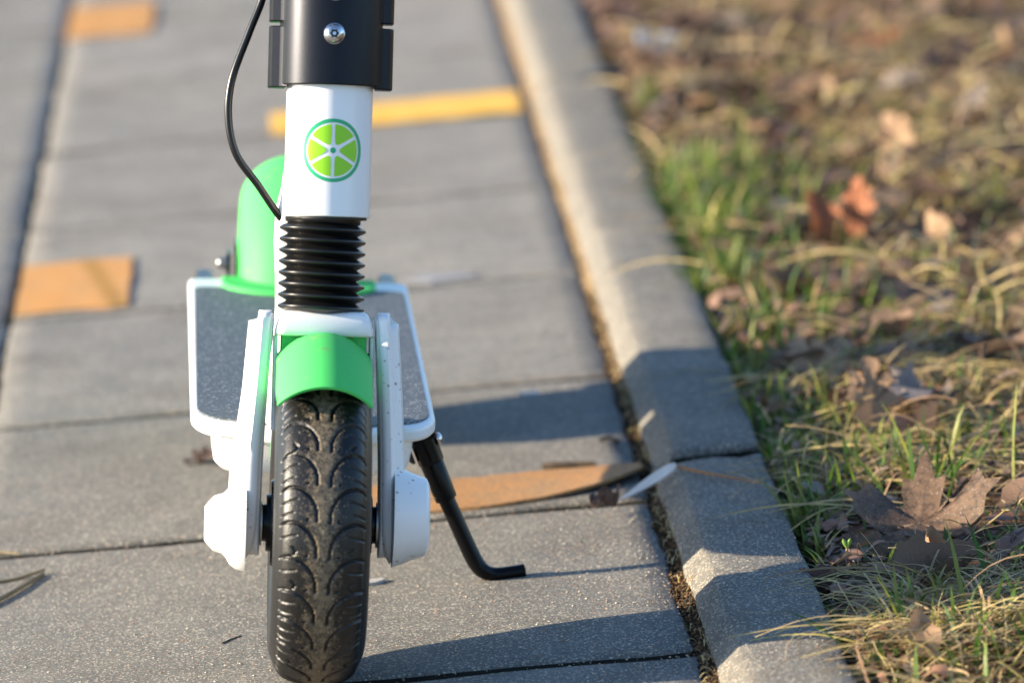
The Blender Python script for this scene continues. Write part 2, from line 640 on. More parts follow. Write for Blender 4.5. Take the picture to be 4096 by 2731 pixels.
def joint_bed():
    xs = np.arange(-2.4, 0.262, 0.02)
    ys = np.arange(-1.6, 9.0, 0.02)
    nz = vnoise(3)
    X, Y = np.meshgrid(xs, ys, indexing='ij')
    Z = -0.0021 + 0.0003 * nz(X, Y, 9)
    v = np.stack([X, Y, Z], -1).reshape(-1, 3)
    return mesh('pavement', v.tolist(), grid_faces(len(xs), len(ys)))


pavement = obj('pavement', joint_bed(), 'joint_dirt', kind='structure', label='footpath of square grey concrete slabs beside the verge')


def slab_mesh(w, l, seed):
    """one slab, top at 0, edges worn and slightly uneven"""
    r = np.random.default_rng(seed)
    nx, ny = 25, 25
    nz = vnoise(seed)
    bev = 0.0035
    xs = np.concatenate([[0], [bev], np.linspace(bev, w - bev, nx)[1:-1], [w - bev], [w]])
    ys = np.concatenate([[0], [bev], np.linspace(bev, l - bev, ny)[1:-1], [l - bev], [l]])
    verts = []
    for i, x in enumerate(xs):
        for j, y in enumerate(ys):
            edge = i in (0, len(xs) - 1) or j in (0, len(ys) - 1)
            z = 0.0006 * float(nz(x, y, 5))
            dx = dy = 0
            if edge:
                z -= 0.0018 + 0.0010 * r.random()
            if i in (0, 1):
                dx = 0.0012 * float(nz(y, 3.1, 12))
            if i in (len(xs) - 1, len(xs) - 2):
                dx = 0.0012 * float(nz(y, 7.7, 12))
            if j in (0, 1):
                dy = 0.0014 * float(nz(x, 11.3, 12))
            if j in (len(ys) - 1, len(ys) - 2):
                dy = 0.0014 * float(nz(x, 15.9, 12))
            verts.append((x + dx, y + dy, z))
    n1, n2 = len(xs), len(ys)
    f = grid_faces(n1, n2)
    ring = [(i, 0) for i in range(n1)] + [(n1 - 1, j) for j in range(1, n2)] + [(i, n2 - 1) for i in range(n1 - 2, -1, -1)] + [(0, j) for j in range(n2 - 2, 0, -1)]
    top = [i * n2 + j for i, j in ring]
    base = len(verts)
    for t_ in top:
        x, y, z = verts[t_]
        verts.append((x, y, -0.05))
    n = len(top)
    for k in range(n):
        f.append((top[k], base + k, base + (k + 1) % n, top[(k + 1) % n]))
    return mesh('slab', verts, f, True, 60)


slab_meshes = [slab_mesh(0.5, SLAB - JOINT, 100 + k) for k in range(5)]
for ci in range(5):
    x1 = SLAB_RIGHT - ci * 0.5050
    x0 = x1 - 0.5
    for k in range(-3, 18):
        y0 = J0 + k * SLAB + JOINT / 2
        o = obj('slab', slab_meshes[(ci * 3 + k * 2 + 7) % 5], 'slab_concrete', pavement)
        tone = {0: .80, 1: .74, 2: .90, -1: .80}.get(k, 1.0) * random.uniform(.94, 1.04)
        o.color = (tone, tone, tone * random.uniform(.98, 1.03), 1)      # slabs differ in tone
        o.location = (x0 + random.uniform(-.001, .001), y0 + random.uniform(-.001, .001), random.uniform(-0.0003, 0.0007))
        o.rotation_euler = (random.uniform(-1, 1) * 0.001, random.uniform(-1, 0.4) * 0.0018, random.uniform(-1, 1) * 0.0015)

# earth packed between slabs and kerb
def soil_strip():
    xs = np.linspace(SLAB_RIGHT - 0.004, 0.268, 16)
    ys = np.arange(-1.5, 6.0, 0.005)
    nz, nz2 = vnoise(5), vnoise(6)
    X, Y = np.meshgrid(xs, ys, indexing='ij')
    t_ = (X - xs[0]) / (xs[-1] - xs[0])
    Z = -0.005 + 0.014 * t_ ** 1.3 + 0.0016 * nz(X, Y, 22) + 0.0013 * nz2(X, Y, 60)
    return mesh('soil_strip', np.stack([X, Y, Z], -1).reshape(-1, 3).tolist(), grid_faces(len(xs), len(ys)))


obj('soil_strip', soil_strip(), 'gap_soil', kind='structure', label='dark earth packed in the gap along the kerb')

# kerb: single stones in a row
KX0, KX1, KZ = 0.2585, 0.3385, 0.0205


def kerb_bed():
    v, f = box(KX0 + 0.012, KX1 - 0.004, -2.5, 9.0, -0.09, -0.012)
    return mesh('kerb', v, f, False)


kerb = obj('kerb', kerb_bed(), 'joint_dirt', kind='structure', label='narrow concrete edging between footpath and grass')


def kerb_stone(length, seed, chip_end):
    r = np.random.default_rng(seed)
    nz = vnoise(seed)
    sect = [(KX0, -0.06), (KX0, -0.004), (KX0 + 0.0002, 0.0060), (KX0 + 0.0010, 0.0078), (KX0 + 0.0080, 0.0140), (KX0 + 0.0142, 0.0194), (KX0 + 0.0165, KZ),
            (KX0 + 0.028, KZ + 0.0004), (KX0 + 0.045, KZ), (KX0 + 0.062, KZ - 0.0006), (KX1 - 0.0035, KZ - 0.0012), (KX1 - 0.001, KZ - 0.0025), (KX1, KZ - 0.006), (KX1 + 0.001, -0.06)]
    ts = np.concatenate([[0, 0.0025, 0.006], np.linspace(0.015, length - 0.015, int(length / 0.012)), [length - 0.006, length - 0.0025, length]])
    rings = []
    for i, t_ in enumerate(ts):
        e = min(t_, length - t_)
        drop = 0.0 if e > 0.0055 else (0.0035 if e < 0.001 else 0.0009)
        ring = []
        for j, (x, z) in enumerate(sect):
            inner = 1 < j < len(sect) - 1
            zz = z - (drop if inner else 0) + (0.0006 * float(nz(x, t_, 10)) if inner else 0)
            xx = x + 0.0007 * float(nz(t_, z + 4, 7))
            yy = t_
            if t_ > length - 0.03 and chip_end:
                w = (t_ - (length - 0.03)) / 0.03
                yy -= w * (0.010 + 0.008 * float(nz(x * 1.0, 2.2, 20)))
                if j == 6 or j == 5:
                    zz -= w * 0.002
            if t_ < 0.03 and chip_end:
                w = (0.03 - t_) / 0.03
                yy += w * (0.006 + 0.006 * float(nz(x, 9.2, 22)))
            ring.append((xx, yy, zz))
        rings.append(ring)
    v, f = loft(rings, True, True)
    return mesh('kerb_stone', v, f, True, 50)


kms = [kerb_stone(0.992, 11, True), kerb_stone(0.992, 12, True), kerb_stone(0.992, 13, True)]
y_ = 0.526 - 1.0 * 3
for k in range(11):
    o = obj('kerb_stone', kms[k % 3], 'kerb_concrete', kerb)
    gap = 0.0
    o.location = (random.uniform(-.0008, .0008), y_ + (0.012 if k == 3 else 0.004), 0.0015 if k == 3 else random.uniform(-.0008, .001))
    o.rotation_euler = (0.0012 if k == 3 else 0, 0, random.uniform(-1, 1) * 0.0008)
    y_ += 1.0

for k in range(-2, 8):
    y0_, y1_, dz_ = (.500, .556, .0040) if k == 0 else (.512 + k, .538 + k, .0060)
    prof_ = [(KX0 + .003, -.03), (KX0 + .003, .0080 - dz_), (KX0 + .0165, KZ - dz_), (KX1 - .002, KZ - dz_ - .0015), (KX1 - .002, -.03)]
    v, f = extrude_poly(prof_, y0_, y1_, lambda x, z, y: (x, y, z))
    obj('joint_fill', mesh('joint_fill', v, f, False), 'dark_fill', kerb)  # near-black filler set into the gaps between kerb stones

# verge earth
VZ = 0.008
vn1, vn2, vn3 = vnoise(21), vnoise(22), vnoise(23)


def verge_h(x, y):
    return VZ + 0.0035 * vn1(x, y, 3.2) + 0.0022 * vn2(x, y, 11) - 0.010 * np.exp(-np.maximum(np.asarray(x) - KX1, 0) / 0.012)


def verge():
    xs = np.concatenate([np.linspace(KX1 - 0.006, 1.3, 150), np.linspace(1.32, 7, 40)])
    ys = np.concatenate([np.linspace(-3.0, -0.6, 60), np.linspace(-0.58, 4.2, 430), np.linspace(4.25, 12, 80)])
    X, Y = np.meshgrid(xs, ys, indexing='ij')
    Z = verge_h(X, Y) + 0.0016 * vn3(X, Y, 45)
    return mesh('verge', np.stack([X, Y, Z], -1).reshape(-1, 3).tolist(), grid_faces(len(xs), len(ys)))


obj('verge', verge(), 'verge_soil', kind='structure', label='bare brown earth of the verge right of the kerb')

# ------------------------------------------------------------------ the scooter
LEAN = R(6.7)
YAWS = R(0.6)
WR = 0.105            # wheel radius
REAR_Y = 0.81
RAKE = R(10.5)
CX = -0.0012
scooter = bpy.data.objects.new('electric_scooter', None)
C.objects.link(scooter)
scooter.empty_display_size = 0.1
scooter.rotation_euler = (0, LEAN, YAWS)
scooter.location = (0, 0, 0)
scooter['label'] = 'white and green electric kick scooter with black bellows fork, leaning on its kickstand'
scooter['category'] = 'scooter'


def FK(x, fw, s):
    """fork frame: x sideways, fw forward of the steering axis, s up along it from the axle"""
    return (x + CX, -fw * math.cos(RAKE) + s * math.sin(RAKE), WR + fw * math.sin(RAKE) + s * math.cos(RAKE))


# --- front tyre, with a carved tread
def tyre_profile(n):
    half = [(0, .1050), (.006, .1048), (.012, .1041), (.0175, .1026), (.0222, .1001), (.0254, .0967), (.0268, .0935), (.0288, .0895), (.0307, .0845), (.0314, .0790), (.0306, .0722), (.0280, .0665), (.0230, .0620)]
    pts = [(-x, r) for x, r in half[::-1][:-1]] + half
    c = catmull([(x, r, 0) for x, r in pts], 40)
    L = [0]
    for a, b in zip(c[:-1], c[1:]):
        L.append(L[-1] + (b - a).length)
    L = np.array(L)
    w = np.linspace(0, L[-1], n)
    xs = np.interp(w, L, [p.x for p in c])
    rs = np.interp(w, L, [p.y for p in c])
    return xs, rs, w - L[-1] / 2


PERIODS = 28
CIRC = 2 * math.pi * WR


def groove_depth(u, w):
    """u: metres along the tread, w: metres across from the middle -> depth 0..1"""
    per = CIRC / PERIODS
    out = np.zeros_like(u)
    aw = np.abs(w)

    def seg(px, py, x0, y0, x1, y1):
        dx, dy = x1 - x0, y1 - y0
        t_ = np.clip(((px - x0) * dx + (py - y0) * dy) / (dx * dx + dy * dy), 0, 1)
        return np.hypot(px - x0 - t_ * dx, py - y0 - t_ * dy)
    main = [(.0041, 0), (.0044, .0060), (.0056, .0115), (.0085, .0175), (.0125, .0225), (.0175, .0255), (.0222, .0262), (.0275, .0250), (.0325, .0225)]
    sipe = [(.0170, .0165), (.0315, .0125)]
    sipe2 = [(.0195, .0062), (.0315, .0028)]
    hook = [(.0200, .0070), (.0175, .0040), (.0190, .0005), (.0275, -.0010)]
    main, sipe, sipe2, hook = [[(a_, b_ * .86) for a_, b_ in q_] for q_ in (main, sipe, sipe2, hook)]
    side_shift = np.where(w > 0, 0.0012, 0.0)
    us = u + side_shift
    for rep in (-2, -1, 0, 1, 2):
        base = np.floor(us / per) * per + rep * per
        idx = np.round(base / per).astype(int)
        uu = us - base
        d = np.full_like(u, 1.0)
        for a, b in zip(main[:-1], main[1:]):
            d = np.minimum(d, seg(aw, uu, a[0], a[1], b[0], b[1]))
        out = np.maximum(out, np.clip((0.00110 - d) / 0.0005, 0, 1))
        for a, b in zip(sipe[:-1], sipe[1:]):
            d = seg(aw, uu, a[0], a[1], b[0], b[1])
            out = np.maximum(out, 0.5 * np.clip((0.00080 - d) / 0.0005, 0, 1))
        d = seg(aw, uu, sipe2[0][0], sipe2[0][1], sipe2[1][0], sipe2[1][1])
        out = np.maximum(out, np.where(idx % 3 != 0, 0.5 * np.clip((0.00080 - d) / 0.0005, 0, 1), 0))
        dd = np.full_like(u, 1.0)
        for a, b in zip(hook[:-1], hook[1:]):
            dd = np.minimum(dd, seg(aw, uu, a[0], a[1], b[0], b[1]))
        g = 0.9 * np.clip((0.00075 - dd) / 0.0004, 0, 1)
        out = np.maximum(out, np.where(idx % 3 == 0, g, 0))
        dot = np.hypot(aw - 0.0102, uu - 0.0008)
        out = np.maximum(out, 0.9 * np.clip((0.0011 - dot) / 0.0004, 0, 1))
    return out


def front_tyre():
    NU, NV = PERIODS * 46, 150
    xs, rs, w = tyre_profile(NV)
    # normals of the profile
    tx, tr = np.gradient(xs), np.gradient(rs)
    ln = np.hypot(tx, tr)
    nx, nr = -tr / ln, tx / ln
    u = np.linspace(0, CIRC, NU, endpoint=False)
    U, Wd = np.meshgrid(u, w, indexing='ij')
    D = groove_depth(U, Wd) * np.clip((0.0330 - np.abs(Wd)) / 0.0025, 0, 1)
    # soft shoulder rib and a little wear on the crown
    depth = 0.0018 * D
    X = xs[None, :] - nx[None, :] * depth
    Rr = rs[None, :] - nr[None, :] * depth
    th = U / WR
    # th = 0 faces the camera side (-y); grows upwards
    Y = -Rr * np.cos(th)
    Z = WR + Rr * np.sin(th)
    V = np.stack([X + CX, Y, Z], -1).reshape(-1, 3)
    me = bpy.data.meshes.new('tyre')
    idx = np.arange(NU * NV).reshape(NU, NV)
    a = idx[:, :-1]
    b = idx[:, 1:]
    c = np.roll(idx, -1, 0)[:, 1:]
    d = np.roll(idx, -1, 0)[:, :-1]
    F = np.stack([a, d, c, b], -1).reshape(-1, 4)
    me.from_pydata(V.tolist(), [], F.tolist())
    me.shade_smooth()
    # wear attribute: r = dust on the running band, g = knurled shoulder
    crown = np.exp(-(np.abs(Wd) / 0.0150) ** 2.4) * (1 - D) + 0.02 * (1 - D)
    knurl = np.clip((np.abs(Wd) - 0.009) / 0.004, 0, 1) * np.clip((0.027 - np.abs(Wd)) / 0.003, 0, 1) * (1 - D)
    colr = np.stack([crown, knurl, np.zeros_like(crown), np.ones_like(crown)], -1).reshape(-1)
    at = me.color_attributes.new('wear', 'FLOAT_COLOR', 'POINT')
    at.data.foreach_set('color', colr.astype(np.float32))
    me.update()
    return me


def xaxis(cy, cz, cx=CX):
    return lambda d, a, b: (cx + d, cy + a, cz + b)


rimv = lathe([(-.024, .0625), (-.024, .056), (-.016, .050), (-.012, .030), (-.012, .014), (.012, .014), (.012, .030), (.016, .050), (.024, .056), (.024, .0625)], xaxis(0, WR), 48)
front_wheel = obj('front_wheel', mesh('front_wheel', *rimv), 'black_matt', scooter)
obj('tyre', front_tyre(), 'tyre_rubber', front_wheel)
for s_ in (-1, 1):
    hub = lathe([(s_ * .0120, .030), (s_ * .0300, .0285), (s_ * .0318, .0275), (s_ * .0318, .0190), (s_ * .0345, .0185), (s_ * .0345, .0125), (s_ * .0372, .0120), (s_ * .0372, .004)], xaxis(0, WR), 40)
    obj('hub_flange', mesh('hub_flange', *hub), 'black_paint', front_wheel)

# --- fork arms
sect = [(0.00, .002), (0.00, .0135), (0.02, .0165), (0.055, .0182), (0.090, .0187), (0.102, .0178), (0.115, .0188), (0.19, .0203), (0.30, .0210), (0.46, .0212),
        (0.57, .0194), (0.620, .0148), (0.65, .0128), (0.78, .0124), (0.92, .0110), (1.0, .0060), (1.0, -.012), (0.0, -.012)]


def arm_x(s, side):
    ss = [-.03, 0, .04, .060, .086, .138]
    xi = np.interp(s, ss, [.0388, .0386, .0378, .0370, .0358, .0330])
    xo = np.interp(s, ss, [.0600, .0600, .0588, .0556, .0522, .0485] if side < 0 else [.0556, .0555, .0548, .0538, .0522, .0482])
    return xi, xo


def fork_arm(side):
    rings = []
    us = np.concatenate([np.sin(np.linspace(0, math.pi / 2, 9)[:-1] - 0) * 0 + (1 - np.cos(np.linspace(0, math.pi / 2, 9)[:-1])) * 0.16, np.linspace(0.16, 0.965, 22), 0.965 + 0.035 * np.sin(np.linspace(0, math.pi / 2, 6)[1:])])
    for u in us:
        ring = []
        for j, (t_, fw) in enumerate(sect):
            ridge = 5 <= j <= 11
            sb = -0.0255 if ridge else (-0.0205 if j >= 12 else -0.0215)
            if ridge:
                sb += 0.0012 * abs(j - 9)
            st = 0.1385 if ridge else (0.1315 if j >= 12 else 0.1360)
            s = sb + (st - sb) * u
            g = 1.0
            if u < 0.16:
                g = math.sqrt(max(0, 1 - (1 - u / 0.16) ** 2))
            elif u > 0.965:
                g = 0.45 + 0.55 * math.sqrt(max(0, 1 - ((u - 0.965) / 0.035) ** 2))
            xi, xo = arm_x(s, side)
            if u < 0.16 and ridge:      # the ridge runs out in a point
                tt = 0.48 + (t_ - 0.48) * (0.25 + 0.75 * g)
            else:
                tt = t_
            base = -0.004
            ring.append(FK(side * (xi + (xo - xi) * tt), base + (fw - base) * (0.12 + 0.88 * g), s))
        rings.append(ring)
    v, f = loft(rings, True, True)
    return mesh('fork_arm', v, f, True, 42)


def fork_to3d(cs):
    def f(d, a, b):
        return FK(d, a, cs + b)
    return f


for side, matname in ((-1, 'white_paint'), (1, 'white_paint_spattered')):
    arm = obj('fork_arm', fork_arm(side), matname, scooter)
    if side < 0:
        prof = [(.0480, .031), (.0540, .0295), (.0580, .0262), (.0602, .0222), (.0630, .0196), (.0675, .0184), (.0690, .0176), (.0738, .0122), (.0746, .0110), (.0746, .0001)]
        cs = -.0012
    else:
        prof = [(.0480, .0335), (.0540, .0315), (.0600, .0286), (.0690, .0256), (.0698, .0250), (.0712, .0222), (.0716, .0208), (.0716, .0001)]
        cs = .0060
    hc = obj('hub_cap', mesh('hub_cap', *lathe([(side * d, r) for d, r in prof], fork_to3d(cs), 56), True, 30), matname, arm)
    # slim washer between wheel and fork
    obj('washer', mesh('washer', *lathe([(side * .0372, .006), (side * .0372, .0150), (side * .0384, .0150), (side * .0384, .006)], fork_to3d(0), 32)), 'dull_steel', arm)

# --- crown: an upside-down U between the arms
def crown():
    ring_pts = []
    rings = []
    prof = [(.1222, .0315, .0205), (.1232, .0322, .0225), (.1260, .0318, .0236), (.1310, .0306, .0240), (.1352, .0290, .0230), (.1374, .0276, .0212), (.1384, .0255, .0188)]
    for s, hx, ff in prof:
        ring = []
        fb = -0.022
        rad = 0.0065
        for (cx_, cf, a0) in ((hx - rad, ff - rad, 0), (-(hx - rad), ff - rad, 90), (-(hx - rad), fb + rad, 180), (hx - rad, fb + rad, 270)):
            for k in range(6):
                a = R(a0 + 90 * k / 5)
                ring.append(FK(cx_ + rad * math.cos(a), cf + rad * math.sin(a), s))
        rings.append(ring)
    return loft(rings, True, True)


fc = obj('fork_crown', mesh('fork_crown', *crown(), True, 45), 'white_paint', scooter)
for side in (-1, 1):
    v, f = box(min(side * .0300, side * .0328), max(side * .0300, side * .0328), -.016, .013, .060, .1226, FK)
    obj('crown_leg', mesh('crown_leg', v, f, False), 'white_paint', fc, bevel=.0012)

# --- bellows
def bellows():
    prof = []
    n = 8
    s0, s1 = .1372, .1955
    for k in range(n * 10 + 1):
        t_ = k / (n * 10)
        ph = (t_ * n) % 1.0
        tri = math.sin(math.pi * ph)             # 0 in the valley, 1 on the rounded ridge
        r = .0228 + .0057 * (tri ** 1.35)
        prof.append((s0 + (s1 - s0) * t_, r))
    prof += [(.1962, .0246), (.1995, .0248), (.2003, .0246), (.2008, .020)]
    return lathe(prof, lambda d, a, b: FK(a - .0024, b, d - 0.035 * a), 64)


obj('bellows', mesh('bellows', *bellows(), True, 70), 'black_rubber', scooter)
obj('bellows_collar', mesh('bellows_collar', *lathe([(.1985, .0225), (.1985, .0262), (.2018, .0262), (.2018, .02)], lambda d, a, b: FK(a, b, d), 48)), 'black_matt', scooter)

# --- white tube with the emblem
TR = .0282
head_tube = obj('head_tube', mesh('head_tube', *lathe([(.2060, .0262), (.2004, .0262), (.2000, .0270), (.2000, .0277), (.2005, TR), (.2900, TR)], lambda d, a, b: FK(a, b, d), 96), True, 40), 'white_tube', scooter)
EM_S, EM_A, EM_R = .2428, .0022, .0206


def on_tube(px, py, lift):
    """flat emblem coordinates (metres) wrapped on the tube"""
    ang = (px + EM_A) / TR
    rr = TR + lift
    return FK(rr * math.sin(ang), rr * math.cos(ang), EM_S + py)


def patch(outer, inner=None, lift=.0002, sub=6):
    """emblem piece: outline pulled to its centre (or to an inner outline) in rings so that it follows the tube"""
    n = len(outer)
    if inner is None:
        cx_ = sum(p[0] for p in outer) / n
        cy_ = sum(p[1] for p in outer) / n
        inner = [(cx_, cy_)] * n
    rings = []
    for k in range(sub + 1):
        t_ = k / sub * (0.999 if inner[0] == inner[1] else 1)
        rings.append([on_tube(o_[0] + (i_[0] - o_[0]) * t_, o_[1] + (i_[1] - o_[1]) * t_, lift) for o_, i_ in zip(outer, inner)])
    v = [p for r_ in rings for p in r_]
    f = grid_faces(sub + 1, n, False, True)
    return mesh('emblem', v, f, True, 0)


circ = lambda r, n=72: [(r * math.cos(2 * math.pi * k / n), r * math.sin(2 * math.pi * k / n)) for k in range(n)]
obj('emblem_ring', patch(circ(EM_R), circ(EM_R * .885), .00022, 3), 'emblem_dark_green', head_tube)
obj('emblem_dot', patch(circ(EM_R * .092, 24), None, .00022, 2), 'emblem_dark_green', head_tube)


def segment_outline(a_mid):
    """slice of the fruit with rounded corners"""
    ro, half_gap = EM_R * .825, EM_R * .052
    # wedge corners: near the centre, two on the outer arc
    def edge_pt(sign, r):
        a = R(30)
        off = half_gap
        along = math.sqrt(max(r * r - off * off, 0))
        return (along * math.cos(a) + off * math.sin(a), sign * (along * math.sin(a) - off * math.cos(a)))
    tip = (half_gap / math.sin(R(30)) + EM_R * .06, 0.0)
    a_lim = R(30) - math.asin(half_gap / ro)
    pts = [tip]
    pts += [edge_pt(1, ro * t_) for t_ in (.45, .7, .9)]
    pts += [(ro * math.cos(a), ro * math.sin(a)) for a in np.linspace(a_lim, -a_lim, 15)]
    pts += [edge_pt(-1, ro * t_) for t_ in (.9, .7, .45)]
    # round the corners (Chaikin on the polygon, three times, only near corners it matters)
    for _ in range(3):
        q = []
        for i in range(len(pts)):
            a, b = pts[i], pts[(i + 1) % len(pts)]
            q.append((a[0] * .75 + b[0] * .25, a[1] * .75 + b[1] * .25))
            q.append((a[0] * .25 + b[0] * .75, a[1] * .25 + b[1] * .75))
        pts = q
    c_, s_ = math.cos(a_mid), math.sin(a_mid)
    return [(x * c_ - y * s_, x * s_ + y * c_) for x, y in pts]


for k in range(6):
    obj('emblem_segment', patch(segment_outline(R(60 * k)), None, .00022, 5), 'emblem_lime', head_tube)

# --- black clamp sleeve with ears, screws
def sleeve():
    prof = [(.2990, .0285), (.2858, .0288), (.2852, .0300), (.2852, .0328), (.2860, .0336), (.47, .0336), (.474, .0325), (.474, .024)]
    return lathe(prof, lambda d, a, b: FK(a, b, d), 96)


clamp = obj('clamp_sleeve', mesh('clamp_sleeve', *sleeve(), True, 40), 'anodised_black', scooter)
for side in (-1, 1):
    for s0, s1 in ((.2836, .3238), (.3266, .468)):
        poly = [(.0295, -.014), (.0405, -.013), (.0407, .0020), (.0385, .0060), (.0335, .0085), (.0312, .0120), (.0280, .0150)]
        v, f = extrude_poly([(side * x, y) for x, y in poly], s0, s1, FK)
        obj('clamp_ear', mesh('clamp_ear', v, f, True, 30), 'anodised_black', clamp, bevel=.0008)


def screw(s):
    prof = [(0, .0068), (.0010, .0068), (.0012, .0063), (.0022, .0058), (.0033, .0046), (.0040, .0032), (.0040, .0026), (.0024, .0024), (.0024, .0012), (.0038, .0010), (.0038, .0001)]
    o = obj('screw', mesh('screw', *lathe(prof, lambda d, a, b: FK(a + .001, .0334 + d, s + b), 40), True, 40), 'steel', clamp)
    # star-shaped security socket with its pin
    star = []
    for k in range(48):
        a_ = 2 * math.pi * k / 48
        r_ = .0027 + .00045 * math.cos(6 * a_)
        star.append((r_ * math.cos(a_), r_ * math.sin(a_)))
    v, f = extrude_poly(star, .0036, .00415, lambda x, y, z: FK(x + .001, .0334 + z, s + y))
    sk = obj('socket', mesh('socket', v, f, False), 'dark_hole', o)
    v, f = lathe([(.0040, .0001), (.0045, .0001), (.0045, .0011), (.0040, .0012)], lambda d, a, b: FK(a + .001, .0334 + d, s + b), 16)
    obj('socket_pin', mesh('socket_pin', v, f), 'steel', o)


screw(.3182)
screw(.3465)

# --- stem and handlebar above the frame
obj('stem', mesh('stem', *lathe([(.465, .0245), (.93, .0235), (.945, .022), (.945, .001)], lambda d, a, b: FK(a, b, d), 40)), 'black_paint', scooter)
hb = obj('handlebar', mesh('handlebar', *tube([FK(-.26, -.03, .925), FK(-.15, -.02, .925), FK(0, 0, .925), FK(.15, -.02, .925), FK(.26, -.03, .925)], .0135, 16)), 'black_paint', scooter)
for side in (-1, 1):
    obj('handle_grip', mesh('handle_grip', *tube([FK(side * .17, -.022, .925), FK(side * .27, -.031, .925)], .0168, 16)), 'black_rubber', hb)

# --- brake cable looping out on one side
cpts = [(-.016, -.030, .60), (-.030, -.031, .48), (-.0405, -.031, .395), (-.0435, -.030, .361), (-.0449, -.030, .3438), (-.0532, -.030, .3206), (-.0638, -.030, .2888), (-.0652, -.030, .263), (-.0594, -.030, .2402), (-.0446, -.032, .2206), (-.0330, -.034, .2045), (-.025, -.038, .195)]
obj('brake_cable', mesh('brake_cable', *tube(catmull([FK(*p) for p in cpts], 8), .0026, 12)), 'cable_black', scooter)

# --- neck behind the fork, down to the deck
def neck():
    path = [(.076, .330, .0270, .010), (.079, .312, .0288, .016), (.083, .296, .0325, .018), (.087, .277, .0330, .019), (.098, .252, .0310, .020), (.112, .228, .0300, .020), (.131, .198, .0305, .020), (.151, .168, .032, .019), (.176, .140, .034, .017), (.205, .125, .036, .012)]
    rings = []
    for i, (y, z, hw, hd) in enumerate(path):
        a = path[max(i - 1, 0)]
        b = path[min(i + 1, len(path) - 1)]
        t_ = Vector((0, b[0] - a[0], b[1] - a[1])).normalized()
        nrm = Vector((0, t_.z, -t_.y))
        ring = []
        for k in range(28):
            a_ = 2 * math.pi * k / 28
            cx_ = math.copysign(abs(math.cos(a_)) ** 0.5, math.cos(a_)) * hw
            cd = math.copysign(abs(math.sin(a_)) ** 0.5, math.sin(a_)) * hd
            ring.append((cx_ * (.88 if z > .17 else 1) + CX - .004 * min(1, max(0, (z - .14) / .06)), y + nrm.y * cd, z + nrm.z * cd))
        rings.append(ring)
    return loft(rings, True, True)


obj('neck', mesh('neck', *neck(), True, 60), 'white_paint', scooter)

# --- mudguards
def arch_shell(cy, cz, hw, r_mid, r_edge, skirt, a0, a1, n=40, thick=.0022, skirt_from=None, bulge=.46):
    """shell bent round an axle; angles in degrees from straight up, positive to the front"""
    angs = np.linspace(a0, a1, n)
    xs = [math.sin(t_) for t_ in np.linspace(-math.pi / 2, math.pi / 2, 21)]

    def section(dr, a):
        w = hw - dr
        k = 1.0
        if skirt_from is not None:
            k = min(1, max(0, (skirt_from - a) / 14.0))
        pts = [(-w, r_edge - skirt * k)] + [(w * x, r_edge + (r_mid - dr - r_edge) * max(0, 1 - x * x) ** bulge) for x in xs] + [(w, r_edge - skirt * k)]
        return pts
    outer, inner = [], []
    for a in angs:
        for dst, dr in ((outer, 0), (inner, thick)):
            dst.append([(CX + x, cy - r * math.sin(R(a)), cz + r * math.cos(R(a))) for x, r in section(dr, a)])
    m_ = len(outer[0])
    v = [p for r_ in outer for p in r_] + [p for r_ in inner for p in r_]
    f = grid_faces(n, m_) + [q[::-1] for q in grid_faces(n, m_, off=n * m_)]
    off = n * m_
    for i in range(n - 1):
        for j in (0, m_ - 1):
            f.append((i * m_ + j, (i + 1) * m_ + j, off + (i + 1) * m_ + j, off + i * m_ + j))
    for i in (0, n - 1):
        for j in range(m_ - 1):
            f.append((i * m_ + j, i * m_ + j + 1, off + i * m_ + j + 1, off + i * m_ + j))
    return v, f


ff = obj('front_mudguard', mesh('front_mudguard', *arch_shell(0, WR, .0308, .1268, .1085, .020, 34.5, -78, 48, skirt_from=30, bulge=.82), True, 50), 'green_plastic', scooter)
v, f = box(-.0278, .0278, -.020, .0125, .096, .1232, FK)
obj('mudguard_bracket', mesh('mudguard_bracket', v, f, False), 'green_plastic', ff, bevel=.0015)
v, f = box(.0278, .0300, -.012, .004, .099, .112, FK)
obj('spacer', mesh('spacer', v, f, False), 'black_matt', ff)

rf = obj('rear_mudguard', mesh('rear_mudguard', *arch_shell(REAR_Y, WR, .0445, .1200, .0830, .040, 72, -100, 56, bulge=.5), True, 50), 'green_plastic', scooter)
fl = [(CX + .0585 * math.cos(a), .712 - .046 * math.sin(a)) for a in np.linspace(0, math.pi, 33)] + [(CX - .0585, .735), (CX + .0585, .735)]
v, f = extrude_poly(fl, .1385, .1425)
obj('mudguard_flange', mesh('mudguard_flange', v, f, True, 30), 'green_plastic', rf, bevel=.001)

# --- rear wheel
rw = obj('rear_wheel', mesh('rear_wheel', *lathe([(-.022, .0625), (-.020, .05), (-.014, .02), (-.03, .02), (-.03, .001), (.03, .001), (.03, .02), (.014, .02), (.020, .05), (.022, .0625)], xaxis(REAR_Y, WR), 40)), 'black_matt', scooter)
xs, rs, w = tyre_profile(29)
obj('tyre', mesh('tyre', *lathe([(float(a), float(b)) for a, b in zip(xs, rs)], xaxis(REAR_Y, WR), 64)), 'black_rubber', rw)

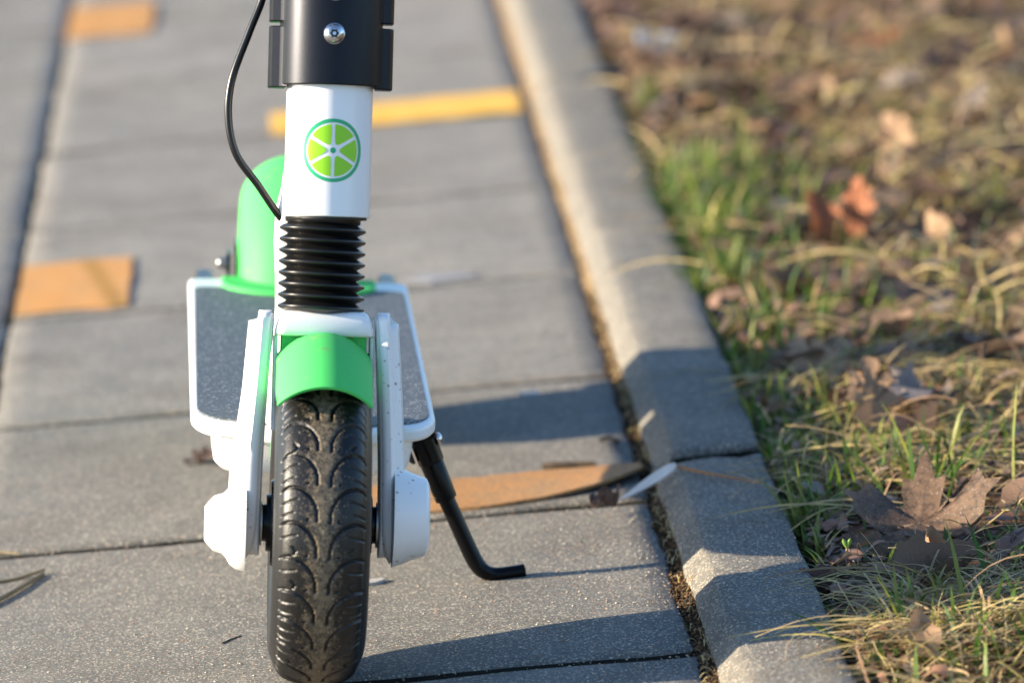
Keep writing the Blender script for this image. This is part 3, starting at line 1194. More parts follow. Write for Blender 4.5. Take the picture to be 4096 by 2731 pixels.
# --- deck
def deck_outline(hw, y_front, y_rear, corner, n=9, bow=.020):
    pts = []
    # front edge from right to left, bowed forward in the middle
    for k in range(13):
        t_ = 1 - 2 * k / 12
        x = t_ * (hw - corner)
        pts.append((x, y_front + bow * abs(t_) ** 2.2))
    for k in range(1, n):
        a = R(90 * k / n)
        pts.append((-(hw - corner) - corner * math.sin(a), y_front + bow + corner * 1.9 * (1 - math.cos(a))))
    pts.append((-hw, y_front + bow + corner * 1.9))
    rc = .010
    for k in range(n):
        a = R(90 * k / (n - 1))
        pts.append((-(hw - rc) - rc * math.cos(a), y_rear - rc + rc * math.sin(a)))
    for k in range(n):
        a = R(90 * k / (n - 1))
        pts.append(((hw - rc) + rc * math.sin(a), y_rear - rc + rc * math.cos(a)))
    pts.append((hw, y_front + bow + corner * 1.9))
    for k in range(n - 1, 0, -1):
        a = R(90 * k / n)
        pts.append(((hw - corner) + corner * math.sin(a), y_front + bow + corner * 1.9 * (1 - math.cos(a))))
    return [(x + CX, y) for x, y in pts]


DZ = .138
v, f = extrude_poly(deck_outline(.0838, .1440, .7500, .026), DZ - .0105, DZ)
deck = obj('deck', mesh('deck', v, f, True, 30), 'white_paint', scooter, bevel=.0032, seg=3)
v, f = extrude_poly(deck_outline(.0795, .1560, .7040, .023), DZ - .001, DZ + .0012)
obj('grip_pad', mesh('grip_pad', v, f, True, 30), 'grip_paper', deck)
# side rails that reach past the wheel
for side in (-1, 1):
    v, f = box(min(side * .064, side * .078) + CX, max(side * .064, side * .078) + CX, .735, .835, .092, .131)
    obj('wheel_mount', mesh('wheel_mount', v, f, False), 'black_paint', deck, bevel=.004)

# battery case under the deck
def battery():
    rings = []
    for z, hw, yf in ((.1290, .0695, .1950), (.1100, .0690, .1960), (.1010, .0672, .1985), (.0960, .0632, .2040), (.0940, .0560, .2120)):
        rings.append(deck_outline(hw, yf, .680, .014, 5, .004))
    vv = []
    for r_, z in zip(rings, (.1290, .1120, .1010, .0960, .0940)):
        vv.append([(x, y, z) for x, y in r_])
    return loft(vv, True, True)


bc = obj('battery_case', mesh('battery_case', *battery(), True, 50), 'white_paint_spattered', scooter)
v, f = box(-.050 + CX, .050 + CX, .180, .200, .1235, .1278)
obj('case_lip', mesh('case_lip', v, f, False), 'white_paint', bc, bevel=.001)

# small brake bracket beside the rear mudguard
bb = obj('brake_bracket', mesh('brake_bracket', *box(-.0500, -.0478, .752, .782, .122, .164), False), 'black_paint', scooter, bevel=.0006)
v, f = box(-.0556, -.0530, .754, .780, .122, .1565)
obj('bracket_plate', mesh('bracket_plate', v, f, False), 'black_paint', bb, bevel=.0006)
obj('nut', mesh('nut', *lathe([(-.0535, .0001), (-.0535, .0058), (-.0580, .0058), (-.0580, .0040), (-.0622, .0040), (-.0632, .0030), (-.0632, .0001)], xaxis(.767, .1470, 0), 12), True, 30), 'dull_steel', bb)

# --- kickstand
KY = .25
KO = .0026
k0 = [(.0705, .1240), (.0737, .1140), (.0796, .1000), (.0812, .0960)]
def kp(x, z, y=KY):
    return (x + KO, y, z)


kick = obj('kickstand', mesh('kickstand', *tube(catmull([kp(.0795, .1000), kp(.0894, .0765), kp(.1000, .0540), kp(.1085, .0365), kp(.1135, .0275), kp(.1185, .0222), kp(.1262, .0192, .252), kp(.1380, .0202, .254), kp(.1475, .0216, .256)], 6),
                                                 [.0058] * 24 + list(np.linspace(.0058, .0050, 17)) + [.0050] * 8, 16)), 'black_paint', scooter)
obj('upper_sleeve', mesh('upper_sleeve', *tube([kp(.0700, .1255), kp(.0737, .1140), kp(.0800, .0985), kp(.0806, .0972)], [.0098, .0096, .0094, .0088], 8), True, 20), 'black_paint', kick, bevel=.0012)
obj('lower_sleeve', mesh('lower_sleeve', *tube([kp(.0798, .0990), kp(.0804, .0975), kp(.0895, .0765), kp(.0914, .0722)], [.0080, .0084, .0080, .0078], 12), True, 30), 'black_paint', kick, bevel=.0006)
v, f = box(.0600 + KO, .0815 + KO, .238, .270, .1165, .1225)
obj('mount', mesh('mount', v, f, False), 'black_paint', kick, bevel=.002)
ax_d = (Vector(kp(.0800, .0985)) - Vector(kp(.0737, .1140))).normalized()
side_d = Vector((-ax_d.z, 0, ax_d.x))
if side_d.x < 0:
    side_d = -side_d
for sg, at_, rr, mt in ((1, (.0755, .1115), .0044, 'steel'), (-1, (.0752, .1045), .0048, 'black_matt')):
    base = Vector(kp(*at_)) + side_d * sg * .0085
    e1 = Vector((0, 1, 0))
    e2 = ax_d
    obj('bolt', mesh('bolt', *lathe([(0, rr), (.0016, rr), (.0030, rr * .75), (.0036, rr * .4), (.0037, .0001)], lambda d, a, b: tuple(base + side_d * sg * d + e1 * a + e2 * b), 20)), mt, kick)

# stand the scooter exactly on the pavement
bpy.context.view_layer.update()
lowest = 1
for o in scooter.children_recursive:
    if o.type == 'MESH' and o.name.startswith('tyre'):
        mw = o.matrix_world
        co = np.empty(len(o.data.vertices) * 3, np.float32)
        o.data.vertices.foreach_get('co', co)
        co = co.reshape(-1, 3)
        z = co @ np.array(mw.to_3x3())[2] + mw.translation.z
        lowest = min(lowest, float(z.min()))
scooter.location.z -= lowest + 0.0006

# ------------------------------------------------------------------ marking tapes
def tape(name, x0, x1, y0, y1, mat, label, lift=None, skew=0.0):
    nx, ny = 30, 8
    vt, vb = [], []
    w, l = x1 - x0, y1 - y0
    nz = vnoise(int(1000 * (x0 + 5 + y0)))
    for i in range(nx):
        for j in range(ny):
            tx, ty = i / (nx - 1), j / (ny - 1)
            x = (tx - .5) * w
            y = (ty - .5) * l + skew * (tx - .5)
            z = .0020 + .0003 * float(nz(x, y, 20))
            if lift:
                x, y, z = lift(tx, ty, x, y, z)
            ex = .0010 * float(nz(y, 5, 20)) if i in (0, nx - 1) else 0
            ey = .0012 * float(nz(x, 9, 16)) if j in (0, ny - 1) else 0
            vt.append((x + ex, y + ey, z + .0007))
            vb.append((x + ex, y + ey, z - .0018))
    f = grid_faces(nx, ny) + [q[::-1] for q in grid_faces(nx, ny, off=nx * ny)]
    ring = [(i, 0) for i in range(nx)] + [(nx - 1, j) for j in range(1, ny)] + [(i, ny - 1) for i in range(nx - 2, -1, -1)] + [(0, j) for j in range(ny - 2, 0, -1)]
    ids = [i * ny + j for i, j in ring]
    n = nx * ny
    for k in range(len(ids)):
        a, b = ids[k], ids[(k + 1) % len(ids)]
        f.append((a, b, n + b, n + a))
    o = obj(name, mesh(name, vt + vb, f, True, 40), mat, None, label, 'marking tape', 'orange tapes stuck to the slabs')
    o.location = ((x0 + x1) / 2, (y0 + y1) / 2, 0)
    return o


def curl(tx, ty, x, y, z):
    e = max(0, (tx - .45) / .55)
    front = 1 - ty
    return x - .004 * e ** 3, y + .055 * e ** 2.1 * front, z + .008 * e ** 2 * front + .001 * e


tape('marking_tape', .000, .2545, .4905, .600, 'worn_tape', 'worn brown orange tape beside the kickstand, its end curling up at the kerb', curl, -.006)
t1 = tape('marking_tape', -.2490, -.1490, 1.482, 1.742, 'streaked_tape', 'orange tape rectangle left of the scooter with a dark streak across', None, .004)
tape('marking_tape', -.0170, .2420, 2.438, 2.585, 'yellow_tape', 'yellow orange tape crossing behind the white tube towards the kerb', None, .014)
tape('marking_tape', -.2530, -.1530, 3.325, 3.600, 'orange_tape', 'orange tape rectangle farthest back at the upper left', None, .0)
# ------------------------------------------------------------------ twigs, flakes and scraps on the paving
def twig(name, pts, r0, r1, mat, label, cat='twig', n=7):
    c = catmull(pts, 5)
    rad = np.linspace(r0, r1, len(c)) * (1 + .12 * np.array([random.uniform(-1, 1) for _ in c]))
    return obj(name, mesh(name, *tube(c, list(rad), n)), mat, None, label, cat)


twig('twig', [(.2725, .470, .0235), (.290, .442, .0232), (.308, .417, .0230), (.326, .393, .0225)], .0014, .0007, 'orange_bark', 'thin orange brown twig lying on top of the kerb')
twig('twig', [(.179, .616, .003), (.192, .612, .0034), (.206, .610, .003), (.218, .607, .0028)], .0030, .0022, 'bark', 'short dark twig behind the curled orange tape')
twig('twig', [(-.062, .130, .0002), (-.056, .140, .0004), (-.049, .149, .0002)], .0009, .0006, 'bark', 'tiny dark twig on the slab left of the front tyre')
twig('stick', [(-.250, .258, .0012), (-.228, .305, .0018), (-.206, .358, .0015), (-.191, .400, .0012)], .0020, .0014, 'pale_bark', 'mossy stick at the left edge pointing towards the scooter', 'stick')
twig('stick', [(-.255, .375, .0008), (-.232, .382, .0012), (-.210, .392, .0010), (-.190, .403, .0036)], .0014, .0010, 'pale_bark', 'thin pale stick meeting the mossy stick at the left edge', 'stick')
twig('straw', [(-.232, .490, .0015), (-.221, .482, .0016), (-.210, .472, .0014)], .0012, .0009, 'pale_bark', 'pale straw lying over the joint at the left edge', 'straw')
twig('twig', [(.238, .668, .006), (.233, .685, .006), (.226, .690, .004)], .0022, .0016, 'bark', 'dark twig bit by the kerb behind the tape')


def flake(name, outline, h, mat, label, cat, loc, rz=0, bend=0.0, tilt=(0, 0)):
    n = len(outline)
    cx_ = sum(p[0] for p in outline) / n
    cy_ = sum(p[1] for p in outline) / n
    top = []
    for k in (0, .35, .7, 1.0):
        top.append([((x - cx_) * k, (y - cy_) * k) for x, y in outline])
    v, f = [], []
    for lvl in (0, 1):
        for ring in top:
            for x, y in ring:
                z = bend * x * x * 40 + (h if lvl == 0 else 0) * (1 - .4 * (abs(x) + abs(y)) * 0)
                v.append((x, y, z))
    m_ = 4 * n
    f += grid_faces(4, n, False, True) + [q[::-1] for q in grid_faces(4, n, False, True, m_)]
    for k in range(n):
        f.append((3 * n + k, 3 * n + (k + 1) % n, m_ + 3 * n + (k + 1) % n, m_ + 3 * n + k))
    o = obj(name, mesh(name, v, f, True, 50), mat, None, label, cat)
    o.location = loc
    o.rotation_euler = (tilt[0], tilt[1], rz)
    return o


# pale sliver leaning from the paving on to the kerb
sl = [(x * .41, y * .42) for x, y in [(-.063, 0), (-.040, -.0042), (-.005, -.0085), (.030, -.0105), (.052, -.0085), (.062, -.003), (.062, .003), (.050, .0080), (.025, .0095), (-.008, .0072), (-.040, .0034)]]
flake('pale_sliver', sl, .0012, 'pale_flake', 'long whitish sliver leaning on the kerb where two stones meet', 'sliver', (.2525, .4640, .0165), R(7), .02, (R(46), R(-27)))
ch = [(-.0085, -.003), (-.002, -.006), (.006, -.004), (.010, .001), (.006, .004), (-.001, .006), (-.009, .004)]
flake('stone_chip', ch, .0022, 'grey_flake', 'flat pale grey chip on the slab just right of the front tyre', 'stone chip', (.0435, .275, .0005), R(30), 0)
flake('stone_chip', [(-.004, -.008), (.003, -.006), (.005, .004), (-.002, .009)], .002, 'white_scrap', 'small bluish white chip behind the deck near the kerb', 'stone chip', (.183, .914, .0003), R(80))
flake('paper_scrap', [(-.030, -.012), (.0, -.02), (.034, .006), (.02, .022), (-.022, .014)], .0012, 'dim_scrap', 'pale flat scrap on the paving right of the deck end', 'scrap', (.128, 1.49, .0005), R(-20), 0)

# ------------------------------------------------------------------ fallen leaves
def right_edge(y):
    return .45 + .122 * (y + .17)


def maple_outline():
    half = [(0, 1.0), (.055, .86), (.10, .70), (.20, .74), (.185, .60), (.16, .44), (.30, .46), (.46, .58), (.50, .70), (.575, .54), (.74, .52), (.60, .40), (.58, .27), (.42, .16), (.30, .07), (.46, .02), (.66, .03), (.50, -.09), (.30, -.14), (.10, -.10), (.02, -.06)]
    return half + [(-x, y) for x, y in half[::-1] if x > 0]


def oak_outline():
    half = [(0, 1.0), (.10, .93), (.13, .83), (.09, .76), (.22, .70), (.30, .60), (.16, .52), (.30, .42), (.36, .30), (.17, .24), (.25, .12), (.22, .02), (.09, -.06), (.02, -.12)]
    return half + [(-x, y) for x, y in half[::-1] if x > 0]


def ovate_outline():
    pts = []
    rr_ = np.random.default_rng(77)
    for k in range(34):
        a = 2 * math.pi * k / 34
        w_ = 1 + rr_.uniform(-.13, .10) * (1 if k % 2 else .5)
        x = .30 * math.sin(a) * (1 - .22 * math.cos(a)) * w_
        y = .45 + .55 * math.cos(a) * (1 + .4 * (w_ - 1))
        pts.append((x, y))
    return pts


def leaf_mesh(outline, size, curl_x, curl_y, fold, seed, stem=True, crumple=.085):
    nz = vnoise(seed)
    n = len(outline)
    c = (0, .28)
    rings = [.04, .25, .5, .75, 1.0]
    v, f = [], []
    for k in rings:
        for x, y in outline:
            px, py = c[0] + (x - c[0]) * k, c[1] + (y - c[1]) * k
            z = curl_x * px * px + curl_y * (py - .3) ** 2 + fold * abs(px) + crumple * float(nz(px, py, .9))
            v.append((px * size, py * size, z * size))
    f = grid_faces(len(rings), n, False, True)
    f.append(tuple(range(n)))
    vv, ff = v, f
    if stem:
        tb = tube([(0, -.02 * size, -.002), (.03 * size, -.22 * size, .001), (.10 * size, -.48 * size, .0)], [.0011, .0009, .0011], 6)
        vv, ff = join((v, f), tb)
    return mesh('leaf', vv, ff, True, 0)


LEAFM = [
    leaf_mesh(maple_outline(), 1, .25, .15, -.05, 1),
    leaf_mesh(maple_outline(), 1, -.45, .35, .22, 2),
    leaf_mesh(oak_outline(), 1, .9, .2, .10, 3),
    leaf_mesh(oak_outline(), 1, -.6, -.3, .3, 4),
    leaf_mesh(ovate_outline(), 1, .9, .25, .15, 5),
    leaf_mesh(ovate_outline(), 1, 1.6, -.35, .3, 6),
    leaf_mesh(ovate_outline(), 1, 2.6, .45, .5, 7, False),
]
leaf_mats = ['leaf_brown', 'leaf_tan', 'leaf_dark', 'leaf_red', 'leaf_grey']
LEAF_MESH_BY_MAT = {}
for mi, me in enumerate(LEAFM):
    for mt in leaf_mats:
        mm = me.copy()
        mm.materials.clear()
        mm.materials.append(MAT[mt])
        LEAF_MESH_BY_MAT[(mi, mt)] = mm


def put_leaf(mi, mt, x, y, dz, size, rx, ry, rz, label, group=None):
    o = obj('fallen_leaf', LEAF_MESH_BY_MAT[(mi, mt)], None, None, label, 'leaf', group)
    o.scale = (size, size, size)
    o.location = (x, y, float(verge_h(x, y)) + dz)
    o.rotation_euler = (rx, ry, rz)
    return o


# the ones that can be told apart
hero = obj('fallen_leaf', leaf_mesh([(x * .84, y) for x, y in maple_outline()], .092, .34, -.14, -.08, 31, True, .06), 'leaf_near', None, 'large brown maple leaf with sandy grains, tilted up beside the kerb', 'leaf')
hero.location = (.4165, .186, .014)
hero.rotation_euler = (R(34), R(3), R(-12))
put_leaf(6, 'leaf_tan', .422, .135, .006, .026, R(48), R(20), R(20), 'small curled tan leaf in front of the big maple leaf')
put_leaf(3, 'leaf_dark', .462, .085, .016, .050, R(30), R(-12), R(-60), 'dark purple brown leaf right of the big maple leaf')
put_leaf(3, 'leaf_brown', .490, .255, .016, .08, R(14), R(10), R(-75), 'flat brown leaf lying behind the big maple leaf at the right edge')
put_leaf(3, 'leaf_tan', .425, .560, .018, .060, R(55), R(10), R(8), 'upright tan leaf standing in the grass behind the big maple leaf')
put_leaf(0, 'leaf_grey', .470, .620, .018, .070, R(18), R(0), R(60), 'grey brown leaf with jagged edge at the right behind the upright tan leaf')
put_leaf(5, 'leaf_red', .462, 1.425, .014, .045, R(60), R(10), R(20), 'left one of two small orange red leaves in the middle of the verge')
put_leaf(3, 'leaf_red', .497, 1.430, .014, .055, R(58), R(-15), R(-25), 'right one of two small orange red leaves in the middle of the verge')
put_leaf(6, 'leaf_dark', .354, .100, .004, .030, R(10), R(20), R(65), 'narrow dark curled leaf on bare earth by the kerb corner')
put_leaf(6, 'leaf_brown', .395, .055, .010, .060, R(8), R(15), R(-62), 'rolled reddish brown leaf among dry straw near the lower right')
put_leaf(4, 'leaf_tan', .388, -.165, .012, .032, R(48), R(0), R(10), 'tan leaf tip in the straw at the bottom edge')
put_leaf(4, 'leaf_grey', .368, .330, .010, .030, R(35), R(0), R(80), 'pale leaf half hidden in the green tuft at the kerb')
put_leaf(2, 'leaf_grey', .352, .150, .004, .038, R(12), R(-10), R(-60), 'shredded grey leaf on the earth beside the lit kerb stripe')
cr = obj('fallen_leaf', leaf_mesh(ovate_outline(), .026, 2.4, .9, .35, 44, False, .22), 'leaf_dark', None, 'crumpled dark brown leaf at the joint below the curled tape', 'leaf')
cr.location = (.209, .425, .006)
cr.rotation_euler = (R(16), R(-10), R(-60))
dl = obj('fallen_leaf', leaf_mesh(oak_outline(), .030, .9, .4, .2, 45, False, .08), 'leaf_dark', None, 'small dark leaf on the paving left of the battery case', 'leaf')
dl.location = (-.092, .752, .002)
dl.rotation_euler = (R(5), R(12), R(-75))
wsc = flake('paper_scrap', [(-.022, -.016), (.012, -.02), (.026, .004), (.008, .02), (-.02, .014)], .004, 'white_scrap', 'bluish white scrap lying in the leaves at the top of the verge', 'scrap', (.400, 2.700, .022), R(10), .3, (R(25), R(8)))
# the litter: single leaves in several kinds and stretches of the verge
kinds = [('leaf_brown', 'brown', .42), ('leaf_tan', 'pale tan', .11), ('leaf_dark', 'dark brown', .30), ('leaf_grey', 'greyish', .12), ('leaf_red', 'reddish', .03)]
zones = [(.10, 'in straw at the lower right corner'), (.45, 'around the big maple leaf'), (.95, 'behind the big maple leaf'), (1.35, 'level with the fork crown'),
         (2.05, 'level with the long green grass'), (2.75, 'just below the white scrap'), (9, 'blurred at the top edge')]
sizes = [(.036, 'small'), (.052, 'middling'), (9, 'large')]
probs = [k[2] for k in kinds]
placed = 0
tries = 0
while placed < 295 and tries < 12000:
    tries += 1
    y = random.uniform(-.2, 4.1)
    xmax = .47 + .125 * (y + .17) + .06
    x = random.uniform(KX1 + .012, xmax)
    # fewer leaves on the near earth and in the green tuft along the kerb
    if y < .75 and random.random() < .60:
        continue
    if 1.1 < y < 2.0 and x < .43 and random.random() < .7:
        continue
    if x < KX1 + .055:
        continue
    if y < .45 and .36 < x < .50 and y > .1:
        continue
    mt, word, _ = kinds[random.choices(range(5), probs)[0]]
    mi = random.choice((0, 1, 2, 3, 0, 1, 2, 3, 4, 5, 6))
    size = random.uniform(.028, .064)
    zone = next(z for lim, z in zones if y < lim)
    sw = next(w_ for lim, w_ in sizes if size < lim)
    by = ' by the kerb' if x < KX1 + .10 else (' at the right edge' if x > right_edge(y) - .07 else '')
    if len((zone + by).split()) > 10:
        by = ''
    shape = ('maple', 'maple', 'oak', 'oak', 'oval', 'oval', 'curled')[mi]
    put_leaf(mi, mt, x, y, random.uniform(.002, .014), size, random.gauss(.10, .22 if y < 1 else .35), random.gauss(0, .22 if y < 1 else .35), random.uniform(0, 6.28), sw + ' ' + word + ' ' + shape + ' leaf ' + zone + by, 'fallen leaves scattered over the verge')
    placed += 1

# a sprouting seedling
sd = obj('seedling', mesh('seedling', *join(tube(catmull([(.3655, .150, .004), (.3650, .151, .014), (.3662, .152, .0235)], 5), .0006, 6), tube(catmull([(.3725, .146, .003), (.3705, .149, .012), (.3670, .152, .0235)], 5), .0006, 6))), 'seedling_stem', None,
         'tiny green seedling sprouting from bare earth by the kerb', 'seedling')
for sgn in (-1, 1):
    lf = lathe([(-.0040, .0001), (-.003, .0013), (0, .0021), (.002, .0018), (.0038, .0001)], lambda d, a, b: (.3665 + sgn * .0012 + sgn * d * .35 + a * .8, .1515 + b * .45, .0262 + d), 10)
    obj('seed_leaf', mesh('seed_leaf', *lf), 'seedling_green', sd)


# ------------------------------------------------------------------ grass and litter (uncountable)
class Strips:
    def __init__(self):
        self.v, self.f = [], []

    def blade(self, pts, widths, side):
        o = len(self.v)
        for p, w in zip(pts, widths):
            self.v.append(p - side * w)
            self.v.append(p + side * w)
        for i in range(len(pts) - 1):
            self.f.append((o + 2 * i, o + 2 * i + 1, o + 2 * i + 3, o + 2 * i + 2))

    def mesh(self, name):
        me = bpy.data.meshes.new(name)
        me.from_pydata([tuple(p) for p in self.v], [], self.f)
        me.shade_smooth()
        me.update()
        return me


def hz(x, y):
    return float(VZ + 0.0035 * vn1(x, y, 3.2))


def green_blade(S, x, y, h, lean, az, w, droop=.4):
    d = Vector((math.cos(az), math.sin(az), 0))
    side = Vector((-d.y, d.x, 0))
    # turn the flat side a bit at random
    side = (side + Vector((random.uniform(-.6, .6), random.uniform(-.6, .6), random.uniform(-.2, .2)))).normalized()
    base = Vector((x, y, hz(x, y) - .003))
    n = 6
    pts, ws = [], []
    ang = lean
    p = base.copy()
    seg = h / (n - 1)
    for i in range(n):
        pts.append(p.copy())
        t_ = i / (n - 1)
        ws.append(w * (0.75 + .5 * t_ if t_ < .4 else .95 * (1 - ((t_ - .4) / .6) ** 2) + .03))
        p = p + (d * math.sin(ang) + Vector((0, 0, 1)) * math.cos(ang)) * seg
        ang += droop * (0.3 + t_) * .5
        if p.z < .004 and i > 0:
            p.z = .004
    S.blade(pts, ws, side)


def straw(S, x, y, L, az, w, z0, arch):
    n = 8
    kink = random.gauss(0, .5)
    p = Vector((x, y, hz(x, y) + z0))
    a = az
    pts, ws = [], []
    tilt = random.gauss(0, .15)
    for i in range(n):
        t_ = i / (n - 1)
        q = p.copy()
        q.z = max(hz(p.x, p.y) + .002, p.z + arch * math.sin(math.pi * t_) + tilt * L * t_)
        pts.append(q)
        ws.append(w * (1 - .55 * t_))
        a += kink / n + random.gauss(0, .07)
        p = p + Vector((math.cos(a), math.sin(a), 0)) * (L / (n - 1))
    side = Vector((-math.sin(az), math.cos(az), random.uniform(-.8, .8))).normalized()
    S.blade(pts, ws, side)


G = Strips()
# tufts: (x, y, count, height, spread)
tufts = [(.350, .300, 22, .060, .016), (.372, .335, 16, .055, .02), (.395, .40, 18, .065, .025), (.345, .545, 26, .055, .02), (.36, .66, 26, .06, .025), (.40, .60, 14, .075, .02),
         (.445, .36, 10, .085, .015), (.435, .45, 12, .07, .03), (.345, .78, 18, .05, .02), (.40, .85, 24, .055, .04), (.45, .78, 18, .055, .04), (.372, 1.02, 26, .055, .03), (.40, 1.15, 30, .06, .035),
         (.365, 1.30, 26, .07, .025), (.36, 1.45, 30, .075, .025), (.385, 1.55, 30, .075, .03), (.36, 1.70, 36, .08, .03), (.40, 1.72, 24, .075, .035), (.375, 1.85, 28, .07, .03), (.42, 1.60, 18, .06, .03), (.35, 2.02, 18, .05, .02),
         (.47, 1.12, 16, .055, .04), (.54, 1.05, 20, .055, .05), (.58, 1.10, 20, .05, .05), (.355, 3.4, 40, .06, .03), (.36, 3.7, 60, .06, .03), (.42, 3.65, 40, .05, .05), (.38, 3.9, 60, .06, .05), (.45, 3.85, 40, .05, .06), (.36, 2.3, 24, .05, .02), (.45, 2.15, 20, .05, .04), (.55, 1.9, 20, .05, .05), (.62, 1.6, 16, .05, .05), (.50, 1.3, 20, .05, .05), (.60, 2.15, 10, .07, .02), (.62, 2.05, 8, .05, .03),
         (.35, 1.25, 40, .06, .03), (.44, 1.45, 26, .055, .05), (.42, 1.85, 26, .06, .05), (.46, 1.70, 20, .055, .05), (.37, 1.62, 40, .08, .03), (.43, 1.08, 30, .05, .05), (.50, 1.00, 26, .05, .05), (.35, .90, 26, .05, .02), (.38, .95, 24, .05, .04), (.36, .48, 26, .05, .02), (.40, .52, 20, .05, .03), (.47, .55, 18, .05, .04), (.35, .22, 10, .04, .012), (.46, -.12, 18, .055, .03), (.42, -.17, 18, .05, .03), (.38, -.04, 14, .05, .02),
         (.345, -.035, 7, .045, .006), (.372, -.085, 8, .06, .012), (.39, -.01, 8, .06, .02), (.405, -.13, 14, .055, .025), (.43, -.06, 14, .055, .025), (.365, -.17, 12, .04, .02), (.44, .06, 10, .05, .025), (.40, .11, 8, .045, .02), (.47, .16, 8, .05, .03),
         (.43, .13, 8, .035, .02), (.49, .02, 12, .05, .03), (.355, .42, 12, .05, .012), (.50, .45, 16, .06, .04), (.53, .62, 16, .06, .05)]
for (x, y, c, h, s) in tufts:
    if .4 < y < 1.0:
        h, s = h * .85, s * 1.5
    for _ in range(int(c * 2.3)):
        bx_, by_ = x + random.gauss(0, s * .5), y + random.gauss(0, s * 1.1)
        if bx_ < KX1 + .003:
            bx_ = KX1 + .003 + random.random() * .004
        green_blade(G, bx_, by_, h * random.uniform(.28, .95), abs(random.gauss(.60, .45)), random.uniform(0, 6.28), random.uniform(.0010, .0019), random.uniform(.1, .9))
# strays everywhere
for _ in range(2600):
    y = random.uniform(-.3, 4.2)
    x = random.uniform(KX1 + .01, right_edge(y) + .25)
    green_blade(G, x, y, random.uniform(.015, .042), abs(random.gauss(.7, .4)), random.uniform(0, 6.28), random.uniform(.0008, .0015), random.uniform(.2, 1.2))
# the turf goes on beside and before the picture
def beyond():
    while True:
        y = random.uniform(-1.3, 5.6)
        x = random.uniform(KX1 + .01, 2.0)
        if y < -.3 or y > 4.2 or x > right_edge(y) + .22:
            return x, y


for _ in range(3200):
    x, y = beyond()
    green_blade(G, x, y, random.uniform(.02, .06), abs(random.gauss(.6, .4)), random.uniform(0, 6.28), random.uniform(.001, .002), random.uniform(.2, 1.0))
# blades leaning out over the kerb
for (x, y, h, az, ln, dr) in ((.342, .272, .075, 3.0, .95, .5), (.343, .290, .060, 2.4, .5, .5), (.343, .285, .05, 2.0, .25, .1), (.346, -.10, .06, 2.6, .9, .4), (.347, -.115, .055, 2.9, .8, .4), (.346, .30, .055, .5, .9, .6), (.348, .27, .06, -.6, .9, .6)):
    green_blade(G, x, y, h, ln, az, .0016, dr)
# a few strong blades round the big leaf
for (x, y, h, az, ln, dr) in ((.452, .32, .10, .35, .7, .02), (.418, .33, .07, 2.3, .75, .1), (.432, .345, .06, 1.6, .12, .05), (.500, .33, .09, 1.0, .15, .15), (.494, .22, .055, .3, .8, -.1), (.440, .12, .06, .1, 1.15, .3), (.418, .125, .05, 2.9, .6, 1.0), (.452, .03, .065, 2.0, .4, .2), (.425, -.05, .075, 1.9, .2, .25)):
    green_blade(G, x, y, h, ln, az, .0019, dr)
obj('green_grass', G.mesh('green_grass'), 'green_blade', kind='stuff', label='sparse short green grass of the verge', cat='grass')

D = Strips()
dense = [(.40, -.12, .06, .09, 650), (.44, -.03, .05, .09, 480), (.40, .01, .035, .06, 140), (.46, .08, .04, .07, 120), (.42, .50, .05, .12, 200), (.38, .40, .025, .09, 90), (.46, .43, .05, .10, 220), (.40, .75, .05, .12, 220), (.48, .85, .07, .12, 240), (.52, .66, .06, .12, 200)]
for cx_, cy_, sx, sy, cnt in dense:
    for _ in range(int(cnt * .75)):
        x, y = random.gauss(cx_, sx * .6), random.gauss(cy_, sy * .6)
        if x < KX1 + .006:
            continue
        straw(D, x, y, random.uniform(.03, .10), random.gauss(.15, .9) + random.choice((0, math.pi)), random.choice((.0003, .0004, .0005, .0006, .0008, .0012)), random.uniform(.001, .014), random.uniform(0, .014))
for _ in range(9500):
    y = random.uniform(-.4, 4.3)
    x = random.uniform(KX1 + .008, right_edge(y) + .28)
    if float(vn1(x + 9, y * .55, 5.5)) < random.gauss(.10, .25):
        continue
    if y < .35 and x < .39 and random.random() < .8:
        continue
    if .08 < y < .33 and .37 < x < .49 and random.random() < .85:
        continue
    far = y > 1.0
    straw(D, x, y, random.uniform(.03, .11), random.gauss(.1, 1.0) + random.choice((0, math.pi)), random.uniform(.0004, .0011 if not far else .0022), random.uniform(.001, .018 if not far else .026), random.uniform(0, .014))
for _ in range(3000):
    y = random.uniform(.35, 4.3)
    x = random.uniform(KX1 + .02, right_edge(y) + .28)
    if float(vn1(x + 9, y * .55, 5.5)) < random.gauss(.10, .25):
        continue
    green_blade(D, x, y, random.uniform(.03, .075), abs(random.gauss(.8, .4)), random.uniform(0, 6.28), random.uniform(.0008, .0018), random.uniform(.2, 1.1))
for _ in range(9000):
    x, y = beyond()
    straw(D, x, y, random.uniform(.05, .14), random.gauss(.1, 1.0) + random.choice((0, math.pi)), random.uniform(.0010, .0026), random.uniform(.001, .024), random.uniform(0, .016))
# straws that poke out over the kerb
for (x, y, L, az) in ((.300, -.075, .10, -.22), (.303, .080, .10, -.25), (.285, .285, .11, -.12), (.322, .285, .10, -.10), (.315, .78, .08, -.5)):
    p0 = Vector((x, y, KZ + .003))
    dd = Vector((math.cos(az), math.sin(az), 0))
    pts = [p0 + dd * L * k / 7 + Vector((0, 0, .006 * math.sin(k / 7 * 3.14))) for k in range(8)]
    D.blade(pts, [.0004, .0008, .0012, .0013, .0013, .0012, .001, .0008], Vector((-dd.y, dd.x, .4)).normalized())
